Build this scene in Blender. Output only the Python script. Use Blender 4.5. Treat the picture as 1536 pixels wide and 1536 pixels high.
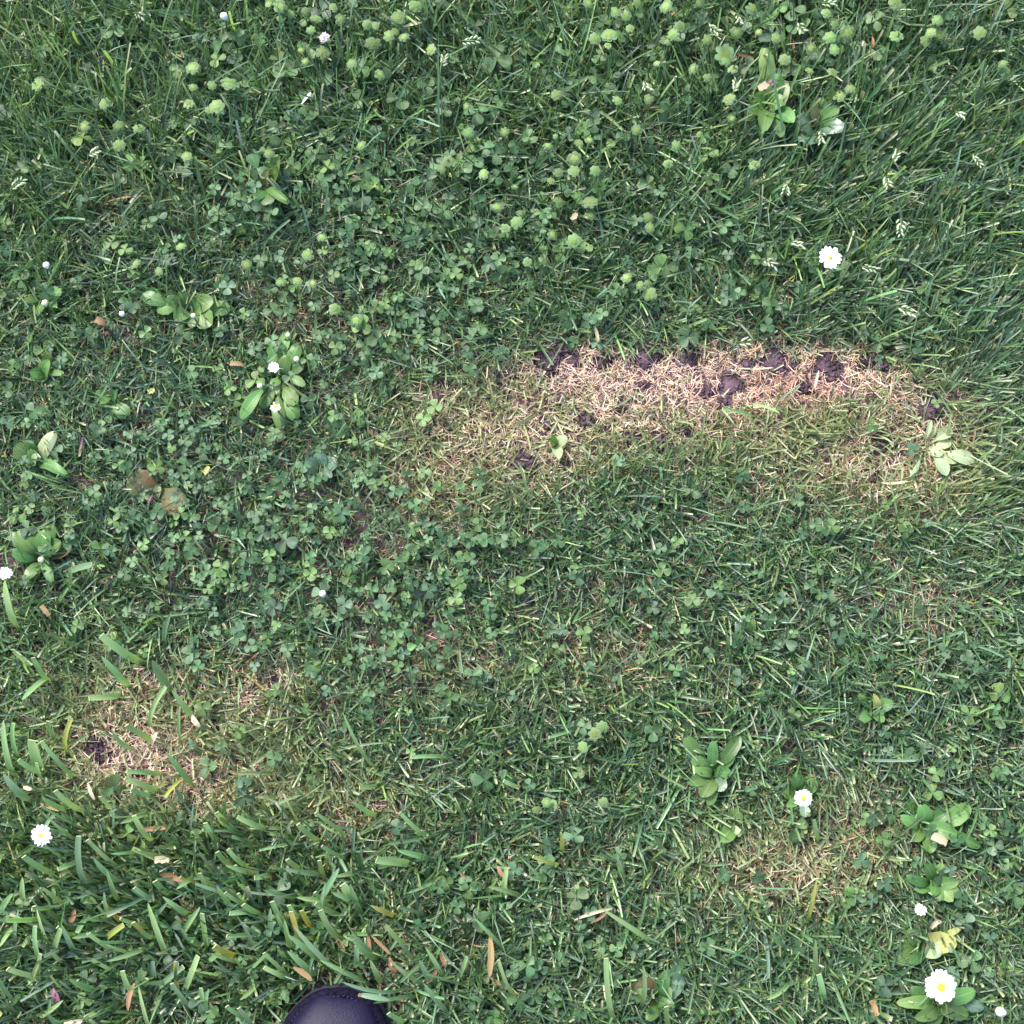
import bpy, math, random
import numpy as np
from mathutils import Vector, Matrix, Euler

# ------------------------------------------------------------------ clear
for o in list(bpy.data.objects):
    bpy.data.objects.remove(o, do_unlink=True)
scene = bpy.context.scene
COL = scene.collection
R = math.radians
rng = np.random.default_rng(7)
rnd = random.Random(11)

# ------------------------------------------------------------------ camera
TILT = R(8.0); DIST = 1.10; FOV = R(40.0)
cam_d = bpy.data.cameras.new('camera')
cam = bpy.data.objects.new('camera', cam_d); COL.objects.link(cam)
CAM = np.array([0.0, -DIST*math.sin(TILT), DIST*math.cos(TILT)])
cam.location = CAM; cam.rotation_euler = (TILT, 0, 0)
cam_d.sensor_fit = 'HORIZONTAL'; cam_d.sensor_width = 36
cam_d.angle = FOV
cam_d.clip_start = 0.02; cam_d.clip_end = 300
scene.camera = cam

# ------------------------------------------------------------------ world and sun
SUN_EL, SUN_AZ = R(50), R(-40)          # azimuth measured from +Y, clockwise
w = bpy.data.worlds.new('World'); scene.world = w; w.use_nodes = True
nt = w.node_tree
sky = nt.nodes.new('ShaderNodeTexSky'); sky.sky_type = 'NISHITA'; sky.sun_disc = False
sky.sun_elevation = SUN_EL; sky.sun_rotation = SUN_AZ
sky.air_density = 1.0; sky.dust_density = 2.2
bg = nt.nodes['Background']; bg.inputs['Strength'].default_value = 0.095
nt.links.new(sky.outputs[0], bg.inputs[0])
sl = bpy.data.lights.new('sun', 'SUN'); sl.energy = 1.5; sl.angle = R(14); sl.color = (1.0, 0.95, 0.88)
sun = bpy.data.objects.new('sun', sl); COL.objects.link(sun)
sd = Vector((math.sin(SUN_AZ)*math.cos(SUN_EL), math.cos(SUN_AZ)*math.cos(SUN_EL), math.sin(SUN_EL)))
sun.rotation_euler = sd.to_track_quat('Z', 'Y').to_euler(); sun.location = sd*20

vs = scene.view_settings
vs.view_transform = 'Standard'; vs.look = 'None'; vs.gamma = 1; vs.use_curve_mapping = False
vs.exposure = 2.12
scene.render.engine = 'CYCLES'
scene.render.filter_size = 1.8

# ------------------------------------------------------------------ photo pixel (1536 square) <-> place on the lawn
FPX = 768/math.tan(FOV/2)
RT = np.array([1.0, 0, 0]); UP = np.array([0, math.cos(TILT), math.sin(TILT)]); FW = np.array([0, math.sin(TILT), -math.cos(TILT)])
def P(x, y, z=0.0):
    d = FW + RT*(x-768)/FPX + UP*(768-y)/FPX
    t = (z-CAM[2])/d[2]
    q = CAM + d*t
    return Vector((q[0], q[1], z))
def to_px(X, Y, Z=0.0):
    v = np.stack([X-CAM[0], Y-CAM[1], np.zeros_like(X)+Z-CAM[2]], -1)
    dep = v@FW
    return 768+FPX*(v@RT)/dep, 768-FPX*(v@UP)/dep
MM = 0.001
PXM = DIST/FPX                              # about half a millimetre to a pixel

# ------------------------------------------------------------------ materials
def new_mat(name):
    m = bpy.data.materials.new(name); m.use_nodes = True
    t = m.node_tree
    return m, t, t.nodes['Principled BSDF'], t.nodes['Material Output']
def N(t, kind, **kw):
    n = t.nodes.new(kind)
    for k, v in kw.items():
        if k in n.inputs: n.inputs[k].default_value = v
        else: setattr(n, k, v)
    return n
def leafy(name, col, var=0.25, hue=0.03, trans=0.3, rough=0.45, spec=0.45, tcol=None, attr=False, veins=False, mottle=0.25, mcol=None, mscale=120):
    """a living or dry leaf: diffuse and glossy surface that lets some light through"""
    m, t, b, out = new_mat(name)
    L = t.links.new
    if attr:
        src = N(t, 'ShaderNodeAttribute', attribute_name='Col').outputs['Color']
    else:
        oi = N(t, 'ShaderNodeObjectInfo')
        rgb = N(t, 'ShaderNodeRGB'); rgb.outputs[0].default_value = (*col, 1)
        hs = N(t, 'ShaderNodeHueSaturation')
        mr = N(t, 'ShaderNodeMapRange'); mr.inputs['To Min'].default_value = 1-var; mr.inputs['To Max'].default_value = 1+var
        L(oi.outputs['Random'], mr.inputs['Value']); L(mr.outputs[0], hs.inputs['Value'])
        mm = N(t, 'ShaderNodeMath', operation='MULTIPLY'); mm.inputs[1].default_value = 7.31
        fr = N(t, 'ShaderNodeMath', operation='FRACT')
        mr2 = N(t, 'ShaderNodeMapRange'); mr2.inputs['To Min'].default_value = 0.5-hue; mr2.inputs['To Max'].default_value = 0.5+hue
        L(oi.outputs['Random'], mm.inputs[0]); L(mm.outputs[0], fr.inputs[0]); L(fr.outputs[0], mr2.inputs['Value'])
        L(mr2.outputs[0], hs.inputs['Hue']); L(rgb.outputs[0], hs.inputs['Color'])
        src = hs.outputs[0]
    if mottle > 0:
        tc = N(t, 'ShaderNodeTexCoord')
        nz = N(t, 'ShaderNodeTexNoise', Scale=float(mscale), Detail=3.0)
        L(tc.outputs['Object'], nz.inputs['Vector'])
        rr = N(t, 'ShaderNodeMapRange'); rr.inputs['From Min'].default_value = .35; rr.inputs['From Max'].default_value = .7
        rr.inputs['To Max'].default_value = mottle
        L(nz.outputs['Fac'], rr.inputs['Value'])
        mx = N(t, 'ShaderNodeMixRGB')
        L(rr.outputs[0], mx.inputs[0]); L(src, mx.inputs[1])
        if mcol: mx.inputs[2].default_value = (*mcol, 1)
        else:
            mx.blend_type = 'MULTIPLY'; mx.inputs[2].default_value = (1.25, 0.95, 0.7, 1)
        src = mx.outputs[0]
    if veins:
        uv = N(t, 'ShaderNodeUVMap')
        sep = N(t, 'ShaderNodeSeparateXYZ'); L(uv.outputs[0], sep.inputs[0])
        # midrib and side veins from leaf coordinates: u across, v along
        a = N(t, 'ShaderNodeMath', operation='SUBTRACT'); L(sep.outputs[0], a.inputs[0]); a.inputs[1].default_value = .5
        ab = N(t, 'ShaderNodeMath', operation='ABSOLUTE'); L(a.outputs[0], ab.inputs[0])
        k = N(t, 'ShaderNodeMath', operation='MULTIPLY_ADD'); L(ab.outputs[0], k.inputs[0]); k.inputs[1].default_value = -.6; L(sep.outputs[1], k.inputs[2])
        s = N(t, 'ShaderNodeMath', operation='MULTIPLY'); L(k.outputs[0], s.inputs[0]); s.inputs[1].default_value = 48
        sn = N(t, 'ShaderNodeMath', operation='SINE'); L(s.outputs[0], sn.inputs[0])
        r1 = N(t, 'ShaderNodeMapRange'); L(sn.outputs[0], r1.inputs['Value']); r1.inputs['From Min'].default_value = .8; r1.inputs['To Max'].default_value = .3
        r2 = N(t, 'ShaderNodeMapRange'); L(ab.outputs[0], r2.inputs['Value']); r2.inputs['From Min'].default_value = .055; r2.inputs['From Max'].default_value = .02; r2.inputs['To Max'].default_value = .6
        mxx = N(t, 'ShaderNodeMath', operation='MAXIMUM'); L(r1.outputs[0], mxx.inputs[0]); L(r2.outputs[0], mxx.inputs[1])
        mv = N(t, 'ShaderNodeMixRGB'); L(mxx.outputs[0], mv.inputs[0]); L(src, mv.inputs[1])
        hv = N(t, 'ShaderNodeHueSaturation'); hv.inputs['Value'].default_value = 1.55; hv.inputs['Saturation'].default_value = .85; L(src, hv.inputs['Color'])
        L(hv.outputs[0], mv.inputs[2]); src = mv.outputs[0]
        bp = N(t, 'ShaderNodeBump', Strength=.25, Distance=.0006); L(mxx.outputs[0], bp.inputs['Height']); L(bp.outputs[0], b.inputs['Normal'])
    L(src, b.inputs['Base Color'])
    b.inputs['Roughness'].default_value = rough
    b.inputs['Specular IOR Level'].default_value = spec
    if trans > 0:
        tr = N(t, 'ShaderNodeBsdfTranslucent')
        tm = N(t, 'ShaderNodeMixRGB', blend_type='MULTIPLY'); tm.inputs[0].default_value = 1
        tm.inputs[2].default_value = (*(tcol or (1.5, 1.5, .55)), 1); L(src, tm.inputs[1]); L(tm.outputs[0], tr.inputs['Color'])
        ms = N(t, 'ShaderNodeMixShader'); ms.inputs[0].default_value = trans
        L(b.outputs[0], ms.inputs[1]); L(tr.outputs[0], ms.inputs[2]); L(ms.outputs[0], out.inputs['Surface'])
    return m
M = {}
M['grass'] = leafy('grass_blades', None, attr=True, mottle=0, rough=.36, spec=.75, trans=.26, tcol=(1.4, 1.4, .7))
M['straw'] = leafy('dead_straw', None, attr=True, mottle=0, rough=.75, spec=.2, trans=.2, tcol=(1.2, 1.1, .9))
M['clovcov'] = leafy('clover_cover', None, attr=True, mottle=0, rough=.5, spec=.4, trans=.28)
M['clover'] = leafy('clover_green', (.080, .160, .066), var=.38, hue=.025, rough=.5, spec=.45, veins=True, mottle=.3)
M['clover_b'] = leafy('clover_bluish', (.088, .158, .088), var=.35, hue=.02, rough=.48, spec=.5, veins=True, mottle=.2)
M['clover_y'] = leafy('clover_fresh', (.135, .245, .075), var=.25, hue=.025, rough=.5, spec=.4, veins=True, mottle=.3)
M['stem'] = leafy('green_stem', (.10, .19, .06), var=.3, trans=.15, mottle=.2)
M['hop_out'] = leafy('hop_bract_pale', (.145, .235, .10), var=.35, hue=.02, rough=.6, spec=.3, mottle=.35, mcol=(.25, .32, .17), mscale=300)
M['hop_in'] = leafy('hop_bract_yellow', (.20, .31, .08), var=.35, hue=.02, rough=.6, spec=.3, mottle=.3)
M['leaf'] = leafy('broad_leaf', (.115, .235, .062), var=.25, hue=.02, rough=.45, spec=.5, veins=True)
M['leaf_dark'] = leafy('broad_leaf_dark', (.070, .160, .042), var=.2, hue=.02, rough=.4, spec=.55, veins=True)
M['leaf_pale'] = leafy('broad_leaf_pale', (.34, .44, .25), var=.15, rough=.55, veins=True)
M['leaf_yel'] = leafy('broad_leaf_yellowing', (.52, .48, .17), var=.12, rough=.55, veins=True, mottle=.6, mcol=(.30, .36, .10), mscale=60)
M['leaf_blue'] = leafy('broad_leaf_bluish', (.13, .22, .15), var=.2, rough=.35, spec=.7, veins=True)
M['leaf_brown'] = leafy('withered_leaf', (.105, .13, .055), var=.2, rough=.6, veins=True, mottle=.9, mcol=(.19, .10, .045), mscale=55)
M['blade'] = leafy('broad_blade', (.25, .40, .17), var=.28, hue=.025, rough=.42, spec=.5, mottle=.25, mscale=200)
M['blade_b'] = leafy('broad_blade_bluish', (.185, .31, .175), var=.2, hue=.02, rough=.4, spec=.55, mottle=.2, mscale=200)
M['blade_y'] = leafy('broad_blade_yellow', (.40, .42, .10), var=.2, rough=.5, mottle=.5, mcol=(.5, .33, .12), mscale=150)
M['cut'] = leafy('cut_blade_end', (.34, .40, .20), var=.15, trans=.2, rough=.7, mottle=.3)
M['dry'] = leafy('dry_blade', (.25, .175, .085), var=.25, hue=.03, trans=.2, rough=.7, tcol=(1.2, 1.1, .8), mottle=.5, mcol=(.36, .18, .09), mscale=150)
M['dry_red'] = leafy('dry_russet', (.215, .12, .055), var=.35, hue=.025, trans=.15, rough=.7, tcol=(1.2, 1., .8), mottle=.4, mcol=(.45, .28, .18), mscale=150)
M['dry_pale'] = leafy('dry_pale', (.58, .49, .33), var=.15, hue=.02, trans=.2, rough=.7, tcol=(1.1, 1.1, .9), mottle=.4, mcol=(.5, .33, .2), mscale=150)
M['mauve'] = leafy('mauve_leaf', (.22, .09, .15), var=.2, trans=.15, tcol=(1.2, .8, 1.), mottle=.3)
M['petal'] = leafy('daisy_petal', (.84, .83, .86), var=.05, hue=.005, rough=.6, spec=.3, trans=.2, tcol=(1, 1, 1), mottle=0)
M['petal_pink'] = leafy('daisy_petal_pink', (.82, .66, .74), var=.08, hue=.01, rough=.6, spec=.3, trans=.2, tcol=(1, 1, 1), mottle=0)
M['disc'] = leafy('daisy_disc', (.80, .62, .03), var=.1, trans=0, rough=.8, mottle=.4, mcol=(.6, .36, .02), mscale=900)
M['cream'] = leafy('cream_bud', (.74, .75, .52), var=.1, trans=.15, tcol=(1, 1, .8), mottle=.3, mcol=(.55, .62, .33), mscale=500)
M['spike'] = leafy('pale_spikelet', (.46, .51, .34), var=.2, trans=.25, tcol=(1, 1, .85), rough=.6, mottle=.3, mcol=(.4, .5, .25), mscale=600)
M['clovwhite'] = leafy('clover_floret', (.74, .68, .68), var=.15, trans=.2, tcol=(1, 1, 1), mottle=.2)

def soil_mat():
    m, t, b, out = new_mat('soil'); L = t.links.new
    tc = N(t, 'ShaderNodeTexCoord')
    n1 = N(t, 'ShaderNodeTexNoise', Scale=55.0, Detail=6.0); L(tc.outputs['Object'], n1.inputs['Vector'])
    cr = N(t, 'ShaderNodeValToRGB'); L(n1.outputs['Fac'], cr.inputs[0])
    cr.color_ramp.elements[0].position = .3; cr.color_ramp.elements[0].color = (.062, .040, .050, 1)
    cr.color_ramp.elements[1].position = .72; cr.color_ramp.elements[1].color = (.145, .088, .115, 1)
    # far from here the same sheet is lawn seen only as colour
    ln = N(t, 'ShaderNodeVectorMath', operation='LENGTH'); L(tc.outputs['Object'], ln.inputs[0])
    r = N(t, 'ShaderNodeMapRange'); L(ln.outputs['Value'], r.inputs['Value']); r.inputs['From Min'].default_value = 1.5; r.inputs['From Max'].default_value = 2.0
    n2 = N(t, 'ShaderNodeTexNoise', Scale=9.0, Detail=8.0); L(tc.outputs['Object'], n2.inputs['Vector'])
    c2 = N(t, 'ShaderNodeValToRGB'); L(n2.outputs['Fac'], c2.inputs[0])
    c2.color_ramp.elements[0].color = (.025, .06, .02, 1); c2.color_ramp.elements[1].color = (.08, .15, .05, 1)
    mx = N(t, 'ShaderNodeMixRGB'); L(r.outputs[0], mx.inputs[0]); L(cr.outputs[0], mx.inputs[1]); L(c2.outputs[0], mx.inputs[2])
    L(mx.outputs[0], b.inputs['Base Color'])
    b.inputs['Roughness'].default_value = .9; b.inputs['Specular IOR Level'].default_value = .2
    n3 = N(t, 'ShaderNodeTexNoise', Scale=420.0, Detail=5.0); L(tc.outputs['Object'], n3.inputs['Vector'])
    bp = N(t, 'ShaderNodeBump', Strength=.8, Distance=.002); L(n3.outputs['Fac'], bp.inputs['Height']); L(bp.outputs[0], b.inputs['Normal'])
    return m
M['soil'] = soil_mat()

def shoe_mat(name, c0, c1, rough, scale, bump, sheen=0.0, spec=.5):
    m, t, b, out = new_mat(name); L = t.links.new
    tc = N(t, 'ShaderNodeTexCoord')
    n1 = N(t, 'ShaderNodeTexNoise', Scale=scale, Detail=5.0); L(tc.outputs['Object'], n1.inputs['Vector'])
    cr = N(t, 'ShaderNodeValToRGB'); L(n1.outputs['Fac'], cr.inputs[0])
    cr.color_ramp.elements[0].position = .35; cr.color_ramp.elements[0].color = (*c0, 1)
    cr.color_ramp.elements[1].position = .7; cr.color_ramp.elements[1].color = (*c1, 1)
    L(cr.outputs[0], b.inputs['Base Color'])
    b.inputs['Roughness'].default_value = rough; b.inputs['Specular IOR Level'].default_value = spec
    n3 = N(t, 'ShaderNodeTexNoise', Scale=scale*4, Detail=4.0); L(tc.outputs['Object'], n3.inputs['Vector'])
    bp = N(t, 'ShaderNodeBump', Strength=bump, Distance=.0006); L(n3.outputs['Fac'], bp.inputs['Height']); L(bp.outputs[0], b.inputs['Normal'])
    if sheen:
        b.inputs['Sheen Weight'].default_value = sheen; b.inputs['Sheen Tint'].default_value = (.5, .45, 1, 1)
    return m
M['shoe_upper'] = shoe_mat('shoe_upper', (.0055, .0042, .019), (.009, .0068, .028), .46, 300, .7, 0, .26)
M['shoe_rim'] = shoe_mat('shoe_rim', (.002, .0018, .005), (.010, .008, .028), .9, 330, 1.0, 0, .12)
M['shoe_sole'] = shoe_mat('shoe_sole', (.010, .009, .016), (.028, .024, .045), .75, 300, .6)
M['shoe_thread'] = shoe_mat('shoe_thread', (.014, .011, .034), (.022, .018, .05), .8, 600, .5)
M['shoe_lace'] = shoe_mat('shoe_lace', (.015, .013, .03), (.04, .035, .07), .8, 500, .6)

# ------------------------------------------------------------------ object helpers
def link(o, parent=None):
    COL.objects.link(o)
    if parent is not None: o.parent = parent
    return o
def tag(o, label=None, cat=None, group=None, kind=None):
    if label: o['label'] = label
    if cat: o['category'] = cat
    if group: o['group'] = group
    if kind: o['kind'] = kind
    return o
def thing(name, loc, label, cat, group=None, rz=0.0):
    o = bpy.data.objects.new(name, None); o.empty_display_size = .01
    o.location = loc; o.rotation_euler = (0, 0, rz)
    link(o); return tag(o, label, cat, group)
def mesh_np(name, V, F, mat, col=None, smooth=True, uv=None):
    """V (n,3), F (m,4) quads"""
    V = np.asarray(V, np.float32); F = np.asarray(F, np.int32)
    me = bpy.data.meshes.new(name)
    me.vertices.add(len(V)); me.vertices.foreach_set('co', V.ravel())
    k = F.shape[1]
    me.loops.add(F.size); me.loops.foreach_set('vertex_index', F.ravel())
    me.polygons.add(len(F)); me.polygons.foreach_set('loop_start', np.arange(0, F.size, k, dtype=np.int32))
    if smooth: me.polygons.foreach_set('use_smooth', np.ones(len(F), bool))
    if col is not None:
        c = np.ones((len(V), 4), np.float32); c[:, :3] = col
        a = me.attributes.new('Col', 'FLOAT_COLOR', 'POINT'); a.data.foreach_set('color', c.ravel())
    if uv is not None:
        l = me.uv_layers.new(name='UVMap'); l.data.foreach_set('uv', np.asarray(uv, np.float32)[F.ravel()].ravel())
    me.materials.append(mat); me.update(calc_edges=True); me.validate()
    return me
def mesh_py(name, V, F, mat, smooth=True):
    me = bpy.data.meshes.new(name); me.from_pydata([tuple(v) for v in V], [], F)
    if smooth: me.polygons.foreach_set('use_smooth', [True]*len(me.polygons))
    me.materials.append(mat); me.update(); return me
def obj(name, me, parent=None, loc=None, mat=None):
    o = bpy.data.objects.new(name, me); link(o, parent)
    if loc is not None: o.location = loc
    return o
def tube(pts, radii, n=5):
    V = []; F = []
    pts = [Vector(p) for p in pts]
    for i, p in enumerate(pts):
        d = (pts[min(i+1, len(pts)-1)]-pts[max(i-1, 0)]).normalized()
        a = d.orthogonal().normalized() if abs(d.z) < .99 else Vector((1, 0, 0)); a = (Vector((1, 0, 0))-d*d.x); a = a.normalized() if a.length > .1 else d.orthogonal().normalized()
        b = d.cross(a)
        for k in range(n):
            q = 2*math.pi*k/n; V.append(p+(a*math.cos(q)+b*math.sin(q))*radii[i])
    for i in range(len(pts)-1):
        for k in range(n):
            F.append((i*n+k, i*n+(k+1) % n, (i+1)*n+(k+1) % n, (i+1)*n+k))
    F.append(tuple(range(n-1, -1, -1))); F.append(tuple((len(pts)-1)*n+k for k in range(n)))
    return V, F
def bend(a, b, sag, n=6):
    """points from a to b, bulging by the vector sag"""
    a, b, s = Vector(a), Vector(b), Vector(sag)
    return [a.lerp(b, i/(n-1))+s*(4*(i/(n-1))*(1-i/(n-1))) for i in range(n)]

PROF = {
 'spoon': [(0, .09), (.25, .11), (.44, .22), (.58, .66), (.73, 1.0), (.86, .97), (.95, .70), (1, .28)],
 'oval':  [(0, .10), (.18, .14), (.33, .48), (.50, .90), (.70, 1.0), (.87, .88), (.965, .56), (1, .24)],
 'round': [(0, .20), (.12, .55), (.30, .88), (.52, 1.0), (.74, .97), (.89, .76), (.97, .46), (1, .20)],
 'blade': [(0, .30), (.15, .65), (.35, .98), (.55, 1.0), (.75, .92), (.88, .72), (.96, .42), (1, .08)],
 'cut':   [(0, .30), (.15, .62), (.35, .95), (.55, 1.0), (.75, .97), (.88, .93), (.96, .90), (1, .86)],
 'chip':  [(0, .75), (.05, .95), (.3, .80), (.55, 1.0), (.8, .7), (.93, .85), (1, .25)],
}
def leaf_geo(a, b, width, prof, arch=.2, fold=.25, cup=0., twist=0., wav=0., seed=0, nx=2):
    """leaf from a to b; returns vertices (relative to nothing), quads, uvs"""
    a, b = Vector(a), Vector(b); d = b-a; L = d.length
    if abs(d.x)+abs(d.y) < 1e-6: side = Vector((1, 0, 0))
    else: side = Vector((0, 0, 1)).cross(d).normalized()
    up = d.cross(side).normalized()*-1
    if up.z < 0: up = -up
    r = random.Random(seed)
    ph = r.uniform(0, 6.28); lat = r.uniform(-.06, .06)*L
    V = []; UVs = []; pr = PROF[prof]
    nv = 2*nx+1
    for i, (t, wd) in enumerate(pr):
        c = a+d*t+up*(arch*L*4*t*(1-t)*.5)+side*(lat*4*t*(1-t))
        tw = twist*(t-.3)
        s = side*math.cos(tw)+up*math.sin(tw); u = up*math.cos(tw)-side*math.sin(tw)
        for j in range(nv):
            x = (j-nx)/nx
            hw = width*.5*wd*(1+wav*.5*math.sin(ph+i*2.3+(x > 0)*1.7))
            V.append(c+s*(hw*x)+u*(fold*width*.5*abs(x)*wd+wav*width*.22*math.sin(ph+i*1.9+x*2.6)-cup*L*.12*t*t*x*x))
            UVs.append((.5+.5*x, t))
    F = [(i*nv+j, i*nv+j+1, (i+1)*nv+j+1, (i+1)*nv+j) for i in range(len(pr)-1) for j in range(nv-1)]
    return V, F, UVs
def leaf_obj(name, a, b, width, mat, parent, prof='spoon', origin=None, **kw):
    kw.setdefault('seed', rnd.randint(0, 99999))
    V, F, U = leaf_geo(a, b, width, prof, **kw)
    og = Vector(origin) if origin is not None else Vector((0, 0, 0))
    me = mesh_np(name, [tuple(v-og) for v in V], F, M[mat], uv=U)
    return obj(name, me, parent)

# ------------------------------------------------------------------ where things are on the lawn, in photo pixels
SOIL = [(820, 541, 22), (846, 522, 15), (903, 545, 13), (970, 534, 26), (1035, 541, 15), (1162, 544, 21), (1095, 578, 21), (1238, 548, 22),
        (1250, 566, 12), (1205, 582, 12), (1302, 540, 15), (1395, 614, 20), (1326, 667, 19), (880, 631, 15), (951, 657, 12), (990, 663, 13),
        (1005, 674, 11), (785, 695, 20), (140, 1112, 13), (150, 1131, 17), (822, 640, 9), (1085, 602, 10), (1030, 650, 9), (600, 652, 9), (205, 1160, 9),
        (640, 648, 8), (930, 612, 8), (965, 580, 9), (1120, 545, 11), (1330, 548, 9), (425, 590, 14), (1375, 690, 8), (1310, 720, 7), (1060, 590, 10), (860, 545, 9), (1190, 545, 10)]
def blobs(u, v, L):
    s = np.zeros_like(u)
    for (x, y, rx, ry, a) in L:
        s += a*np.exp(-(((u-x)/rx)**2+((v-y)/ry)**2))
    return s
STRAW = [(850, 545, 85, 30, .95), (960, 558, 90, 32, .85), (1060, 560, 90, 36, .95), (1150, 562, 90, 44, 1.1), (1230, 555, 70, 36, .85),
         (1310, 580, 80, 45, .5), (1390, 640, 60, 60, .34), (1350, 720, 90, 40, .3), (900, 620, 130, 50, .50), (1050, 625, 120, 45, .36), (1340, 690, 110, 50, .16), (800, 680, 70, 50, .4),
         (690, 640, 90, 70, .28), (650, 730, 70, 60, .25), (165, 1130, 70, 48, .62), (250, 1130, 90, 60, .36), (300, 1190, 110, 40, .42), (400, 1040, 90, 60, .4), (200, 1030, 70, 40, .4),
         (1180, 1290, 130, 55, .42), (560, 1215, 80, 45, .35), (1380, 905, 70, 40, .3), (930, 990, 90, 60, .2), (1270, 1190, 60, 40, .3), (450, 480, 60, 40, .3),
         (220, 300, 60, 30, .22), (560, 1420, 70, 40, .15), (1200, 700, 120, 60, .22), (690, 1000, 120, 50, .16)]
CLOV = [(560, 300, 150, 130, .9), (610, 450, 120, 110, 1.), (480, 540, 100, 90, .6), (290, 700, 190, 130, .6), (430, 850, 180, 120, 1.1), (590, 900, 140, 110, 1.),
        (250, 350, 180, 120, .5), (430, 280, 100, 80, .8), (730, 270, 120, 100, .9), (740, 60, 120, 70, .5), (500, 60, 130, 70, .6), (900, 180, 130, 110, .5),
        (1000, 380, 150, 90, .5), (1100, 60, 150, 80, .8), (1240, 60, 130, 70, .6), (1120, 440, 140, 60, .6), (1400, 50, 90, 60, .4), (1200, 960, 110, 70, .5),
        (950, 900, 140, 100, .35), (350, 1460, 90, 70, .6), (820, 1410, 130, 90, .5), (1430, 1040, 110, 100, .5), (1440, 1270, 90, 110, .35), (1255, 450, 80, 50, .5),
        (60, 560, 60, 90, .5), (80, 720, 90, 80, .4), (520, 750, 120, 110, .7), (130, 130, 120, 100, .35), (330, 120, 110, 90, .5), (1330, 520, 90, 50, .3), (680, 800, 120, 90, .4)]
def vnoise(u, v, cell, seed):
    g = np.random.default_rng(seed).random((160, 160))
    x = u/cell+70; y = v/cell+70
    x = np.clip(x, 0, 157.99); y = np.clip(y, 0, 157.99)
    i = x.astype(int); j = y.astype(int); fx = x-i; fy = y-j
    fx = fx*fx*(3-2*fx); fy = fy*fy*(3-2*fy)
    return (g[j, i]*(1-fx)+g[j, i+1]*fx)*(1-fy)+(g[j+1, i]*(1-fx)+g[j+1, i+1]*fx)*fy
def straw_f(u, v):
    s = blobs(u, v, STRAW)
    # turf ends rather sharply along the far side of the strip
    edge = 1/(1+np.exp(-(v-(516+6*np.sin(u/37)))/4.5))
    main = (u > 700) & (v < 620) & (v > 420)
    s = np.where(main, s*edge, s)
    return np.clip(s*(0.72+.56*vnoise(u, v, 26, 3)), 0, 1)
def soil_d(u, v):
    d = np.full_like(u, 9.0)
    for (x, y, r) in SOIL:
        a = np.arctan2(v-y, u-x)
        rr = .84*r*(1+.22*np.sin(3*a+x)+.14*np.sin(5*a+y))
        d = np.minimum(d, np.hypot(u-x, (v-y)*1.15)/rr)
    return d
# the shoe footprint: pixels of the toe axis
SHOE_TIP = P(521, 1480, .028); SHOE_ANG = R(-9)
def shoe_local(X, Y):
    dx = X-SHOE_TIP.x; dy = Y-SHOE_TIP.y
    c, s = math.cos(-SHOE_ANG), math.sin(-SHOE_ANG)
    return dx*c-dy*s, dx*s+dy*c               # local: +y forward, tip at 0
def shoe_hw(d):
    """left and right half width of the outline at distance d behind the tip (metres)"""
    xs = [0, .003, .008, .016, .028, .045, .07, .11, .15, .20, .25, .275, .288, .292]
    l = [.0, .016, .025, .0335, .0410, .0465, .0500, .0480, .0410, .0365, .0355, .030, .018, 0]
    r = [.0, .015, .0235, .031, .0370, .0425, .0475, .0490, .0440, .0385, .0355, .030, .018, 0]
    return np.interp(d, xs, l), np.interp(d, xs, r)

# ------------------------------------------------------------------ ground: one sheet, fine here and reaching the horizon
def axis():
    f = np.linspace(-.6, .6, 221)
    o = np.array([.7, .85, 1.1, 1.5, 2.2, 4, 8, 16, 40, 100])
    return np.concatenate([-o[::-1], f, o])
ax = axis(); GX, GY = np.meshgrid(ax, ax)
U_, V_ = to_px(np.clip(GX, -1.2, 1.2), np.clip(GY, -1.0, 1.2))
GZ = -.003+.0025*(vnoise(U_, V_, 18, 21)-.5)*2*.6+.002*(vnoise(U_, V_, 7, 22)-.5)
dpit = soil_d(U_, V_)
GZ = np.where((np.abs(GX) < .6) & (np.abs(GY) < .6), GZ+np.where(dpit < 1, .0045*(1-dpit**2)*(0.4+vnoise(U_, V_, 6, 23)), 0), -.003)
n = len(ax); idx = np.arange(n*n).reshape(n, n)
Fg = np.stack([idx[:-1, :-1], idx[:-1, 1:], idx[1:, 1:], idx[1:, :-1]], -1).reshape(-1, 4)
ground = obj('ground', mesh_np('ground', np.stack([GX, GY, GZ], -1).reshape(-1, 3), Fg, M['soil']))
tag(ground, 'dark brown soil showing through the thin turf', 'soil', kind='structure')

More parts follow.
